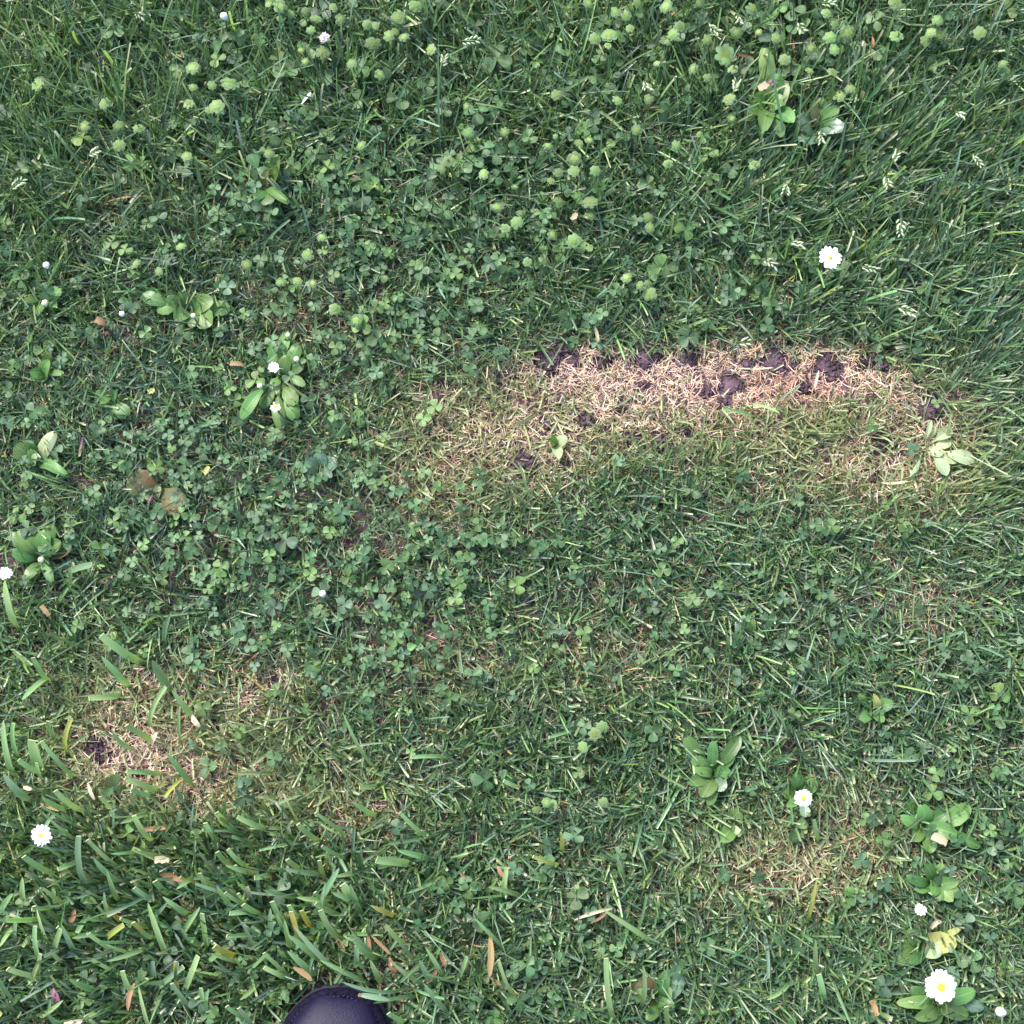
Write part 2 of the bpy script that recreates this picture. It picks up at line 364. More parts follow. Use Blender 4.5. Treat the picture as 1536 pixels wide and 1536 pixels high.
# ------------------------------------------------------------------ grass
def blades(root, az, tilt, curve, length, width, col, tipcol, cut, nseg=4, fold=True, roll=None):
    n = len(az)
    ts = np.linspace(0, 1, nseg+1)
    V = []; C = []
    pos = root.copy()
    hd = np.stack([np.cos(az), np.sin(az), np.zeros(n)], -1)
    sd0 = np.stack([-np.sin(az), np.cos(az), np.zeros(n)], -1)
    if roll is None: roll = rng.normal(0, .5, n)
    lat = rng.normal(0, .18, n)
    for i, t in enumerate(ts):
        th = tilt+curve*t
        tan = hd*np.sin(th)[:, None]+np.array([0, 0, 1.])*np.cos(th)[:, None]+sd0*(lat*t)[:, None]
        nor = hd*np.cos(th)[:, None]*-1+np.array([0, 0, 1.])*np.sin(th)[:, None]
        if i > 0: pos = pos+tan*(length/nseg)[:, None]
        p = pos.copy(); p[:, 2] = np.maximum(p[:, 2], root[:, 2]+.0008)
        rr = roll*(.4+.9*t)
        s = sd0*np.cos(rr)[:, None]+nor*np.sin(rr)[:, None]
        nn = nor*np.cos(rr)[:, None]-sd0*np.sin(rr)[:, None]
        wp = width*(np.where(cut, 1-.12*t, 1-.93*t**2.6))*(.65+.7*min(t, .35)/.35*.5)
        hw = (wp*.5)[:, None]
        cc = col if i < nseg else tipcol
        if fold:
            V += [p+s*hw+nn*hw*.35, p-nn*hw*.25, p-s*hw+nn*hw*.35]; C += [cc]*3
        else:
            V += [p+s*hw, p-s*hw]; C += [cc]*2
    k = 3 if fold else 2
    nv = k*(nseg+1)
    V = np.stack(V, 1).reshape(-1, 3); C = np.stack(C, 1).reshape(-1, 3)
    base = (np.arange(n)*nv)[:, None]
    q = []
    for i in range(nseg):
        for j in range(k-1):
            q.append([i*k+j, i*k+j+1, (i+1)*k+j+1, (i+1)*k+j])
    F = (base[:, None, :]+np.array(q)[None]).reshape(-1, 4)
    return V, F, C
def merge(parts):
    Vs, Fs, Cs = [], [], []; o = 0
    for V, F, C in parts:
        Vs.append(V); Fs.append(F+o); Cs.append(C); o += len(V)
    return np.concatenate(Vs), np.concatenate(Fs), np.concatenate(Cs)
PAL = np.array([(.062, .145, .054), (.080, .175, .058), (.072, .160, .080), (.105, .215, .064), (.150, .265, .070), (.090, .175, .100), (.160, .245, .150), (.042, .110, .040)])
def grass_cols(n, u, v, S):
    fresh = blobs(u, v, [(700, 90, 900, 190, .4), (40, 1120, 90, 200, .5), (60, 120, 150, 190, 1.2), (950, 80, 130, 110, .6), (1300, 300, 230, 160, .35), (90, 430, 60, 60, .7), (640, 700, 120, 90, .8), (200, 1150, 200, 150, .7), (850, 640, 220, 80, .7), (1400, 740, 90, 60, .6), (1180, 1270, 120, 60, .3)])
    blue = blobs(u, v, [(250, 650, 170, 110, .8), (500, 300, 150, 120, .5), (450, 820, 200, 130, .3), (1480, 560, 100, 160, .6), (1350, 1120, 120, 80, .6), (250, 1350, 220, 140, .35), (1250, 900, 150, 70, .4), (600, 480, 150, 100, .3)])
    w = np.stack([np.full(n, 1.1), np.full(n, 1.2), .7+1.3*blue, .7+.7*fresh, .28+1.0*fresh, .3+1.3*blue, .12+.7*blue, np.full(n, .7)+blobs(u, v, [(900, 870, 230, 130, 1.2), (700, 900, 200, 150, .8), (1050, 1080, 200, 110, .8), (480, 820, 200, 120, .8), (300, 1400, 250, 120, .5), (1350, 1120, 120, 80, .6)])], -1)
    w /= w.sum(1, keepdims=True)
    k = (rng.random(n)[:, None] > np.cumsum(w, 1)).sum(1).clip(0, 7)
    c = PAL[k]*rng.lognormal(0, .34, (n, 1)).clip(.4, 2.3)*np.array([1.17, 1.0, 1.18])*(1+rng.normal(0, .05, (n, 3)))
    # turf around the worn strips is yellowing
    ye_ = blobs(u, v, [(880, 620, 200, 62, .9), (1090, 620, 150, 50, .7), (1330, 690, 150, 75, .85), (670, 700, 100, 85, .7), (790, 690, 110, 40, .5), (250, 1120, 190, 110, .6), (450, 1190, 160, 60, .35), (1180, 1280, 150, 60, .5), (700, 1000, 200, 70, .2)])
    y = np.clip(S*1.1+ye_, 0, .9)*np.sqrt(rng.random(n))
    c = c*(1-y[:, None])+np.array([.34, .365, .165])*y[:, None]
    # a few dead blades everywhere
    d = rng.random(n) < (.045+.22*S+blobs(u, v, [(650, 1400, 450, 130, .035), (200, 1400, 250, 130, .03), (1250, 950, 250, 120, .03)]))
    dc = np.array([(.40, .29, .15), (.50, .40, .24), (.30, .16, .08), (.45, .36, .13)])[rng.integers(0, 4, n)]
    c = np.where(d[:, None], dc*(1+rng.normal(0, .15, (n, 1))), c)
    return np.clip(c, .01, .8)
def lawn(n, ext, inner=None, nseg=4, fold=True, wmul=1.0):
    X = rng.uniform(-ext, ext, n); Y = rng.uniform(-ext, ext, n)
    keep = np.ones(n, bool)
    if inner: keep &= (np.maximum(np.abs(X), np.abs(Y)) > inner)
    u, v = to_px(X, Y)
    S = straw_f(u, v); sd_ = soil_d(u, v)
    keep &= rng.random(n) > np.clip(S*1.0, 0, .88)
    keep &= (sd_ > 1.02) | (rng.random(n) < .03)
    cl = np.clip(blobs(u, v, CLOV), 0, 1.2)
    # broad-leaved plants crowd the grass out round their crowns
    hol = np.clip(blobs(u, v, [(1152, 162, 38, 42, 1.), (1228, 185, 34, 32, .8), (420, 565, 34, 48, .75), (288, 466, 48, 22, .75), (60, 828, 40, 34, .75), (1068, 1155, 34, 44, .9),
                               (1392, 1236, 42, 36, .8), (1400, 1322, 34, 26, .9), (1392, 1420, 42, 22, .7), (1405, 1500, 48, 34, .8), (1400, 280, 22, 18, .7), (404, 282, 22, 24, .7), (985, 1496, 34, 30, .7)]), 0, .9)
    keep &= rng.random(n) > hol
    keep &= rng.random(n) > .30*cl
    tf = vnoise(u, v, 15, 55)
    keep &= rng.random(n) < np.clip(.22+.45*vnoise(u, v, 34, 5)+.75*tf, 0, 1)
    lx, ly = shoe_local(X, Y); l, r = shoe_hw(-ly)
    keep &= ~((ly < .002) & (ly > -.30) & (lx > -l-.002) & (lx < r+.002))
    X, Y, u, v, S, cl = [q[keep] for q in (X, Y, u, v, S, cl)]
    n = len(X)
    # length of the sward: long towards the top and beside the shoe, short where worn
    lm = .0185+.0145*1/(1+np.exp((v-330)/90))+blobs(u, v, [(1350, 330, 260, 230, .007), (250, 1380, 330, 170, .010), (60, 150, 160, 250, .006), (1000, 1500, 500, 120, .005), (1480, 620, 90, 160, .008), (1100, 1080, 250, 130, .004)])
    lm = np.clip(lm, .016, .040)*(1-.42*np.clip(S*1.6, 0, 1))
    tuft = vnoise(u, v, 22, 9)
    length = lm*rng.lognormal(0, .30, n)*(.75+.5*tuft)
    width = wmul*(.00132+.0002/(1+np.exp((v-330)/60))+.0003/(1+np.exp(-(v-1000)/90))+blobs(u, v, [(250, 1380, 330, 170, .0007), (1350, 330, 260, 230, .0003)]))*rng.lognormal(0, .28, n)
    bx = blobs(u, v, [(1320, 300, 280, 260, .75), (1480, 700, 120, 260, .7), (250, 1330, 330, 230, -.75), (80, 200, 200, 300, -.2), (60, 620, 120, 200, .2), (900, 1480, 300, 150, .1)])
    by = blobs(u, v, [(1320, 300, 280, 260, .65), (100, 150, 200, 250, .5), (700, 80, 400, 140, .4), (250, 1330, 330, 230, .55), (1480, 700, 120, 260, .3)])
    loc = vnoise(u, v, 45, 31)*2*math.pi*2
    sg = .75-.38*np.clip(np.hypot(bx, by)*1.2, 0, 1)
    loc2 = vnoise(u, v, 11, 77)*4*math.pi
    bx = bx+.4*np.cos(loc2); by = by+.4*np.sin(loc2)
    ax_ = bx+.5*np.cos(loc)+rng.normal(0, 1, n)*sg; ay_ = by+.5*np.sin(loc)+rng.normal(0, 1, n)*sg
    az = np.arctan2(ay_, ax_)
    tilt = np.abs(rng.normal(.55, .36, n)); curve = rng.normal(.55, .45, n)
    flat = rng.random(n) < (.30-.20*np.clip(np.hypot(bx, by)*1.3, 0, 1))
    tilt = np.where(flat, rng.uniform(.95, 1.45, n), tilt); curve = np.where(flat, rng.uniform(0, .35, n), curve)
    root = np.stack([X, Y, np.full(n, -.0035)], -1)
    # flattened blades lie on top of the lower layer of the sward
    root[:, 2] = np.where(flat, rng.uniform(-.0035, .004, n), root[:, 2])
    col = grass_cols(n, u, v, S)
    dead = (col[:, 0] > col[:, 1]*1.12); length = np.where(dead, length*.55, length); width = np.where(dead, width*.75, width)
    cut = rng.random(n) < .45
    pale = cut & (rng.random(n) < .22)
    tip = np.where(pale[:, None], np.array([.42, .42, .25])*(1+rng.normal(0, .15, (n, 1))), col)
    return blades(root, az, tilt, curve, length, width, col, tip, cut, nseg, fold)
g1 = lawn(235000, .50, None, 4, True)
g2 = lawn(130000, 1.5, .50, 2, False, 1.7)
V, F, C = merge([g1, g2])
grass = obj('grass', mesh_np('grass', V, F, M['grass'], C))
tag(grass, 'short mown green lawn grass covering the soil', 'grass', kind='stuff')

# dead straw: thick on the worn strips, a thin thatch between the green blades elsewhere
def straw(n, ext, base):
    X = rng.uniform(-ext, ext, n); Y = rng.uniform(-ext, ext, n); u, v = to_px(X, Y)
    S = straw_f(u, v); sd_ = soil_d(u, v)
    keep = rng.random(n) < np.clip(base+1.1*S, 0, 1)
    keep &= (sd_ > 1.12) | (rng.random(n) < .03)
    lx, ly = shoe_local(X, Y); l, r = shoe_hw(-ly)
    keep &= ~((ly < .002) & (ly > -.30) & (lx > -l-.004) & (lx < r+.004))
    X, Y, u, v, S = [q[keep] for q in (X, Y, u, v, S)]; n = len(X)
    length = rng.lognormal(math.log(.0066), .42, n); width = rng.lognormal(math.log(.00054), .32, n)
    az = rng.uniform(0, 6.283, n); tilt = rng.uniform(1.1, 1.62, n)
    tilt = np.where(rng.random(n) < .25, rng.uniform(.5, 1.1, n), tilt)
    z = rng.uniform(-.002, .0035, n)+.003*S*rng.random(n)
    tu, tv = to_px(X+length*np.cos(az), Y+length*np.sin(az)); mu, mv = (u+tu)/2, (v+tv)/2
    ok = ((soil_d(tu, tv) > .92) & (soil_d(mu, mv) > .95)) | (rng.random(n) < .06)
    X, Y, u, v, S, length, width, az, tilt, z = [q[ok] for q in (X, Y, u, v, S, length, width, az, tilt, z)]; n = len(X)
    curve = rng.normal(.05, .8, n)
    pale = np.array([(.74, .57, .42), (.65, .46, .32), (.76, .63, .51), (.55, .38, .25), (.68, .49, .40)])[rng.integers(0, 5, n)]
    dark = np.array([(.26, .16, .10), (.20, .13, .08), (.34, .22, .13), (.30, .24, .13)])[rng.integers(0, 4, n)]
    f = (rng.random(n) < np.clip(.18+1.05*S, 0, .9))[:, None]
    c = np.where(f, pale, dark)*(1+rng.normal(0, .14, (n, 1)))
    # reddish straw towards one end of the strip
    rd = blobs(u, v, [(1160, 575, 80, 40, .8), (1230, 590, 60, 40, .5), (300, 1190, 100, 40, .5), (560, 1220, 80, 40, .5)])[:, None]
    c = c*(1-rd*.6)+c*np.array([1.08, .80, .72])*rd*.6
    root = np.stack([X, Y, z], -1)
    return blades(root, az, tilt, curve, length, width, np.clip(c, .02, .8), np.clip(c, .02, .8), rng.random(n) < .5, 2, False)
V, F, C = merge([straw(330000, .50, .17), straw(40000, 1.5, .10)])
st = obj('straw', mesh_np('straw', V, F, M['straw'], C))
tag(st, 'dry beige dead grass lying in the worn patches and thatch', 'straw', kind='stuff')

# soil crumbs on the bare spots
def crumbs():
    ico = np.array([(0, 0, 1), (.9, 0, .3), (.28, .85, .3), (-.72, .53, .3), (-.72, -.53, .3), (.28, -.85, .3), (0, 0, -1)])
    tri = np.array([(0, 1, 2), (0, 2, 3), (0, 3, 4), (0, 4, 5), (0, 5, 1), (6, 2, 1), (6, 3, 2), (6, 4, 3), (6, 5, 4), (6, 1, 5)])
    pts = []
    for (x, y, r) in SOIL:
        k = int(r*r*.7)
        a = rng.uniform(0, 6.28, k); q = r*np.sqrt(rng.random(k))*1.05
        for i in range(k):
            p = P(x+q[i]*math.cos(a[i]), y+q[i]*math.sin(a[i])*.87, 0)
            pts.append((p.x, p.y, .0045*(1-min(1, q[i]/r)**2)*.8-.002))
    pts = np.array(pts); n = len(pts)
    s = rng.lognormal(math.log(.0008), .5, n).clip(.0003, .0034)
    V = ico[None]*(1+rng.normal(0, .22, (n, 7, 1)))*s[:, None, None]
    V[:, :, 2] *= .7
    V += pts[:, None, :]
    F = (np.arange(n)*7)[:, None, None]+tri[None]
    return V.reshape(-1, 3), F.reshape(-1, 3)
V, F = crumbs()
cr = obj('soil_crumbs', mesh_np('soil_crumbs', V, F, M['soil'], smooth=False))
tag(cr, 'crumbly dark soil on the bare spots of the worn strip', 'soil', kind='stuff')

# ------------------------------------------------------------------ landmarks used to say which one
LAND = [(1080, 560, 'bare straw strip'), (210, 1130, 'small straw patch'), (512, 1500, 'blue shoe'),
        (418, 565, 'cream-bud daisy tuft'), (290, 465, 'spoon-leaf daisy row'), (60, 820, 'oval plantain rosette'),
        (1165, 160, 'large cupped plantain'), (1245, 387, 'fully open daisy'), (1070, 1155, 'ragged plantain'),
        (1205, 1197, 'small open daisy'), (1411, 1480, 'largest daisy'), (235, 740, 'withered brown leaves'),
        (1400, 675, 'pale whitish rosette'), (487, 57, 'white clover flower'), (62, 1253, 'rounded daisy'), (1375, 1240, 'cream-scrap weed'),
        (336, 25, 'lone white bud'), (483, 891, 'pink-tipped bud'), (735, 1430, 'upright yellow blade'), (458, 147, 'white dry blade'), (618, 37, 'pale dry blade'),
        (862, 325, 'bright cream scrap'), (200, 298, 'brown twig'), (1351, 340, 'tall dense ear'), (1465, 240, 'spread ear'), (705, 61, 'sideways ear'),
        (1325, 1060, 'yellowing seedling'), (403, 280, 'dark plantain'), (482, 695, 'bluish round leaves'), (540, 1105, 'long thin blade'),
        (960, 1475, 'dull brown leaf'), (1120, 945, 'dull round leaf'), (75, 560, 'three-leaved rosette'), (943, 1390, 'pale split straw')]
def near(x, y):
    q = sorted(((x-a)**2+(y-b)**2, t) for a, b, t in LAND)
    if q[0][0] < 70**2: return 'beside the '+q[0][1]
    return f'between the {q[0][1]} and the {q[1][1]}'

# ------------------------------------------------------------------ clover
def leaflet_geo(seed, fold=.22):
    r = random.Random(seed)
    rows = [(0, .10), (.14, .34), (.34, .66), (.58, .92), (.78, .98), (.92, .80), (1.0, .46)]
    V = []; U = []
    lean = r.uniform(-.08, .08)
    for i, (t, wd) in enumerate(rows):
        for j in range(5):
            x = (j-2)/2
            yy = t-(.085*(1-abs(x))**2*(t > .9))-.06*t*abs(x)**2
            V.append((x*wd*.5+lean*t*t, yy, fold*.5*abs(x)*wd-.10*t*t+.03*math.sin(seed+i+j*1.3)))
            U.append((.5+.5*x, t))
    F = [(i*5+j, i*5+j+1, (i+1)*5+j+1, (i+1)*5+j) for i in range(6) for j in range(4)]
    return V, F, U
LM = {}
for mk in ('clover', 'clover_b', 'clover_y'):
    LM[mk] = []
    for s in range(6):
        Vv, Ff, Uu = leaflet_geo(s*17+3, .08+.07*s)
        LM[mk].append(mesh_np('leaflet', Vv, Ff, M[mk], uv=Uu))
STEMS = []
for s in range(6):
    r = random.Random(s+50); ox, oy = r.uniform(-.35, .35), r.uniform(-.35, .35)
    Vv, Ff = tube(bend((0, 0, -.12), (ox, oy, 1), (r.uniform(-.1, .1), r.uniform(-.1, .1), 0), 5), [.020]*5, 4)
    STEMS.append((mesh_py('clover_stem', Vv, Ff, M['stem']), (ox, oy)))
def clover(px, py, size, h, mk, label, group, spin=None, tiltmax=.5):
    """three leaflets of the given length (metres) on a stalk of height h, head seen at the pixel"""
    k = rnd.randrange(6); me, (ox, oy) = STEMS[k]
    hd = P(px, py, h); base = Vector((hd.x-ox*h, hd.y-oy*h, 0))
    t = thing('clover', base, label, 'clover', group)
    s = obj('stem', me, t); s.scale = (h, h, h)
    sp = rnd.uniform(0, 6.28) if spin is None else spin
    tl = Euler((rnd.uniform(-tiltmax, tiltmax), rnd.uniform(-tiltmax, tiltmax), sp)).to_matrix().to_4x4()
    for i in range(3):
        l = obj('leaflet', rnd.choice(LM[mk]), t)
        sc = size*rnd.uniform(.88, 1.1)
        m = Matrix.Translation((ox*h, oy*h, h-.0003*i)) @ tl @ Matrix.Rotation(2.094*i+rnd.uniform(-.18, .18), 4, 'Z') @ Matrix.Rotation(rnd.uniform(-.45, .42), 4, 'X') @ Matrix.Rotation(rnd.uniform(-.3, .3), 4, 'Y') @ Matrix.Diagonal((sc*rnd.uniform(.82, 1.08), sc, sc, 1))
        l.matrix_local = m
    return t
# candidates drawn from the clover-rich parts of the lawn
cand = []
while len(cand) < 1500:
    x, y = rnd.uniform(-40, 1576), rnd.uniform(-40, 1576)
    ux, vy = np.array([x]), np.array([y])
    d = float(blobs(ux, vy, CLOV)[0])+.07
    if rnd.random() > d*.85: continue
    if float(straw_f(ux, vy)[0]) > .42 or float(soil_d(ux, vy)[0]) < 1.3: continue
    X = P(x, y, .03); lx, ly = shoe_local(np.array([X.x]), np.array([X.y])); l, r = shoe_hw(-ly)
    if ly[0] < .015 and lx[0] > -l[0]-.012 and lx[0] < r[0]+.012: continue
    far = 1/(1+math.exp((y-300)/140))
    size = rnd.lognormvariate(math.log(.0051+.0021*far+.0011*(y > 1150)), .22)
    cand.append((size, x, y))
cand.sort(reverse=True)
BIG = [(1002, 166, .0105), (1178, 962, .0105), (1128, 968, .008), (1040, 735, .009), (702, 1108, .008), (692, 1046, .006), (724, 1383, .0095), (905, 1366, .008), (778, 1500, .009),
       (712, 1500, .008), (790, 1448, .0085), (365, 1195, .009), (312, 1150, .009), (358, 1095, .008), (375, 1405, .0095), (410, 1460, .010), (430, 1482, .0095), (95, 1262, .0105), (192, 1250, .008),
       (905, 138, .010), (893, 115, .009), (1325, 195, .008), (1102, 125, .011), (1270, 460, .008), (1250, 405, .008), (1110, 1015, .007), (1455, 1070, .009), (1500, 1040, .009),
       (480, 230, .009), (690, 205, .008), (742, 230, .009), (660, 250, .010), (540, 150, .009), (665, 315, .009), (1350, 30, .009), (1190, 15, .010), (1165, 12, .009), (1240, 30, .009), (130, 1468, .008), (130, 1335, .009)]
things = [(s, x, y) for x, y, s in BIG]+cand[:255]
for i, (s, x, y) in enumerate(things):
    mk = rnd.choices(['clover', 'clover_b', 'clover_y'], [.58, .26, .16])[0]
    far = 1/(1+math.exp((y-300)/140))
    h = rnd.uniform(.008, .020)+.007*far
    tone = {'clover': 'mid-green', 'clover_b': 'bluish-green', 'clover_y': 'fresh light-green'}[mk]
    sz = 'large' if s > .0078 else 'medium'
    clover(x, y, s, h, mk, f'{sz} {tone} clover {near(x, y)}', 'clover leaves scattered through the lawn')
# the many small ones
parts = []
GEO = [leaflet_geo(s, .1+.08*(s % 4)) for s in range(6)]
fq = np.array(GEO[0][1])
CP = np.array([(.074, .155, .064), (.084, .160, .086), (.095, .18, .078), (.055, .12, .052), (.12, .21, .07)])
small = cand[255:]
outer = []
for i in range(900):
    X, Y = rnd.uniform(-1.3, 1.3), rnd.uniform(-1.3, 1.3)
    if max(abs(X), abs(Y)) > .46: outer.append((X, Y))
heads = [(P(x, y, .02).x, P(x, y, .02).y, s) for s, x, y in small]+[(X, Y, rnd.uniform(.005, .009)) for X, Y in outer]
for (X, Y, s) in heads:
    h = rnd.uniform(.008, .021); sp = rnd.uniform(0, 6.28)
    tl = Euler((rnd.uniform(-.35, .35), rnd.uniform(-.35, .35), sp)).to_matrix().to_4x4()
    c = CP[rnd.randrange(5)]*rnd.uniform(.75, 1.3)
    for k in range(3):
        m = np.array(Matrix.Translation((X, Y, h)) @ tl @ Matrix.Rotation(2.094*k+rnd.uniform(-.2, .2), 4, 'Z') @ Matrix.Rotation(rnd.uniform(-.3, .3), 4, 'X'))
        v = np.array(GEO[rnd.randrange(6)][0])*s
        v = v@m[:3, :3].T+m[:3, 3]
        parts.append((v, fq, np.tile(c*rnd.uniform(.92, 1.08), (len(v), 1))))
    sv = np.array([(X-.0004, Y, -.003), (X+.0004, Y, -.003), (X+.0004, Y, h), (X-.0004, Y, h)])
    parts.append((sv, np.array([(0, 1, 2, 3)]), np.tile(np.array((.1, .19, .06)), (4, 1))))
V, F, C = merge(parts)
cc = obj('clover_cover', mesh_np('clover_cover', V, F, M['clovcov'], C))
tag(cc, 'small dark green clover leaves spread low through the lawn', 'clover', kind='stuff')

# ------------------------------------------------------------------ hop clover heads: round pale green heads with a yellow-green crown
def bracts(ring, seed):
    r = random.Random(seed); V = []; F = []
    for (cnt, rad, z, tilt, size, off) in ring:
        for i in range(cnt):
            a = 6.283*i/cnt+off+r.uniform(-.15, .15)
            m = Matrix.Rotation(a, 4, 'Z') @ Matrix.Translation((0, rad, z)) @ Matrix.Rotation(-tilt+r.uniform(-.15, .15), 4, 'X')
            s = size*r.uniform(.88, 1.12); b = len(V)
            rows = [(-.5, .55), (-.15, .95), (.2, 1.0), (.45, .72), (.58, .3)]
            for (t, wd) in rows:
                for x in (-1, 0, 1):
                    V.append(m @ Vector((x*wd*.5*s, t*s, -.16*s*x*x-.12*s*t*t)))
            for q in range(4):
                for j in range(2):
                    F.append((b+q*3+j, b+q*3+j+1, b+(q+1)*3+j+1, b+(q+1)*3+j))
    return V, F
HOP = []
for s in range(5):
    o = s*.37
    Vo, Fo = bracts([(7, .76, -.20, .62, .66, o), (6, .52, .06, .32, .66, o+.4)], s)
    Vi, Fi = bracts([(5, .27, .20, .15, .46, o), (3, .11, .29, -.05, .38, o+.5)], s+20)
    HOP.append((mesh_py('outer_bracts', Vo, Fo, M['hop_out']), mesh_py('crown', Vi, Fi, M['hop_in'])))
HOPS = [(421, 10, 9), (460, 17, 8), (475, 27, 8), (501, 10, 7), (511, 29, 8), (551, 37, 7), (583, 54, 7), (606, 55, 7), (593, 47, 6), (560, 65, 9), (485, 78, 10), (466, 45, 6),
        (458, 92, 7), (452, 75, 5), (527, 95, 8), (570, 112, 8), (541, 218, 8), (624, 8, 9), (597, 27, 9), (646, 74, 8), (404, 230, 6), (437, 21, 6), (420, 28, 5), (563, 38, 6),
        (672, 242, 8), (663, 253, 6), (725, 260, 8), (745, 311, 8), (775, 333, 8), (758, 342, 7), (822, 218, 7), (833, 205, 4), (838, 259, 7), (862, 238, 9), (827, 271, 6), (861, 256, 8),
        (893, 256, 9), (884, 210, 6), (868, 214, 6), (838, 304, 7), (885, 302, 10), (886, 321, 7), (829, 352, 8), (861, 362, 12), (757, 198, 6), (702, 200, 7), (773, 280, 5), (791, 393, 6),
        (972, 327, 8), (976, 341, 7), (940, 416, 8), (973, 440, 9), (973, 425, 6), (960, 428, 6), (835, 142, 8), (883, 5, 8), (923, 18, 7), (939, 24, 7), (913, 51, 11), (893, 58, 8), (945, 42, 6),
        (912, 68, 6), (958, 5, 7), (999, 9, 11), (1020, 40, 9), (1009, 51, 8), (1003, 62, 7), (927, 150, 8), (973, 149, 6), (955, 195, 7), (1002, 246, 7), (1050, 5, 6), (1105, 49, 8),
        (1129, 14, 8), (1088, 82, 11), (1090, 92, 7), (1100, 103, 8), (1093, 148, 9), (1062, 116, 7), (1040, 103, 7), (1015, 218, 7), (1131, 246, 8), (1098, 178, 6), (1165, 57, 8), (1177, 89, 8),
        (1216, 71, 7), (1241, 19, 8), (1254, 38, 8), (1272, 49, 9), (1246, 56, 10), (1252, 74, 8), (1345, 53, 9), (1344, 3, 9), (1391, 61, 9), (1215, 105, 6), (1249, 107, 7), (1138, 48, 6),
        (1275, 132, 8), (1259, 143, 8), (1396, 48, 8), (1407, 30, 7), (1410, 50, 8), (1470, 49, 8), (1510, 108, 9), (1504, 95, 6), (288, 101, 9), (283, 155, 8), (313, 165, 6), (325, 160, 9),
        (290, 130, 8), (157, 155, 7), (178, 190, 7), (179, 218, 7), (126, 190, 7), (271, 369, 7), (483, 355, 7), (461, 382, 8), (421, 423, 7), (447, 421, 6), (469, 424, 7), (503, 463, 9),
        (370, 397, 7), (280, 234, 7), (203, 395, 7), (238, 407, 6), (343, 124, 10), (318, 128, 7), (55, 126, 8), (209, 192, 7), (534, 481, 8), (904, 1091, 8), (892, 1101, 8), (874, 1121, 8),
        (828, 1207, 7), (820, 1204, 6), (905, 1204, 6), (806, 1215, 6), (1062, 60, 6), (700, 160, 5), (985, 95, 5)]
for i, (x, y, r) in enumerate(HOPS):
    rad = r*PXM*rnd.uniform(1.1, 1.35); h = rnd.uniform(.022, .034)+(.010 if y < 300 else 0)
    hd = P(x, y, h)
    off = Vector((rnd.uniform(-.012, .012), rnd.uniform(-.016, .004), 0))
    base = Vector((hd.x, hd.y, 0))+off
    sz = 'plump' if r >= 9 else ('small' if r <= 6 else 'round')
    t = thing('hop_clover_head', base, f'{sz} pale-green hop clover head {near(x, y)}', 'clover head', 'pale round hop clover heads')
    Vv, Ff = tube(bend((0, 0, -.004), -off+Vector((0, 0, h-rad*.2)), (rnd.uniform(-.003, .003), rnd.uniform(-.003, .003), 0), 5), [.0006]*5, 4)
    obj('stem', mesh_py('stem', Vv, Ff, M['stem']), t)
    a, b = HOP[rnd.randrange(5)]
    m = Matrix.Translation(-off+Vector((0, 0, h))) @ Euler((rnd.uniform(-.4, .4), rnd.uniform(-.4, .4), rnd.uniform(0, 6.28))).to_matrix().to_4x4() @ Matrix.Diagonal((rad*rnd.uniform(.8, 1.1), rad*rnd.uniform(.8, 1.1), rad*rnd.uniform(.35, .6), 1))
    for nm, me in (('outer_bracts', a), ('crown', b)):
        q = obj(nm, me, t); q.matrix_local = m

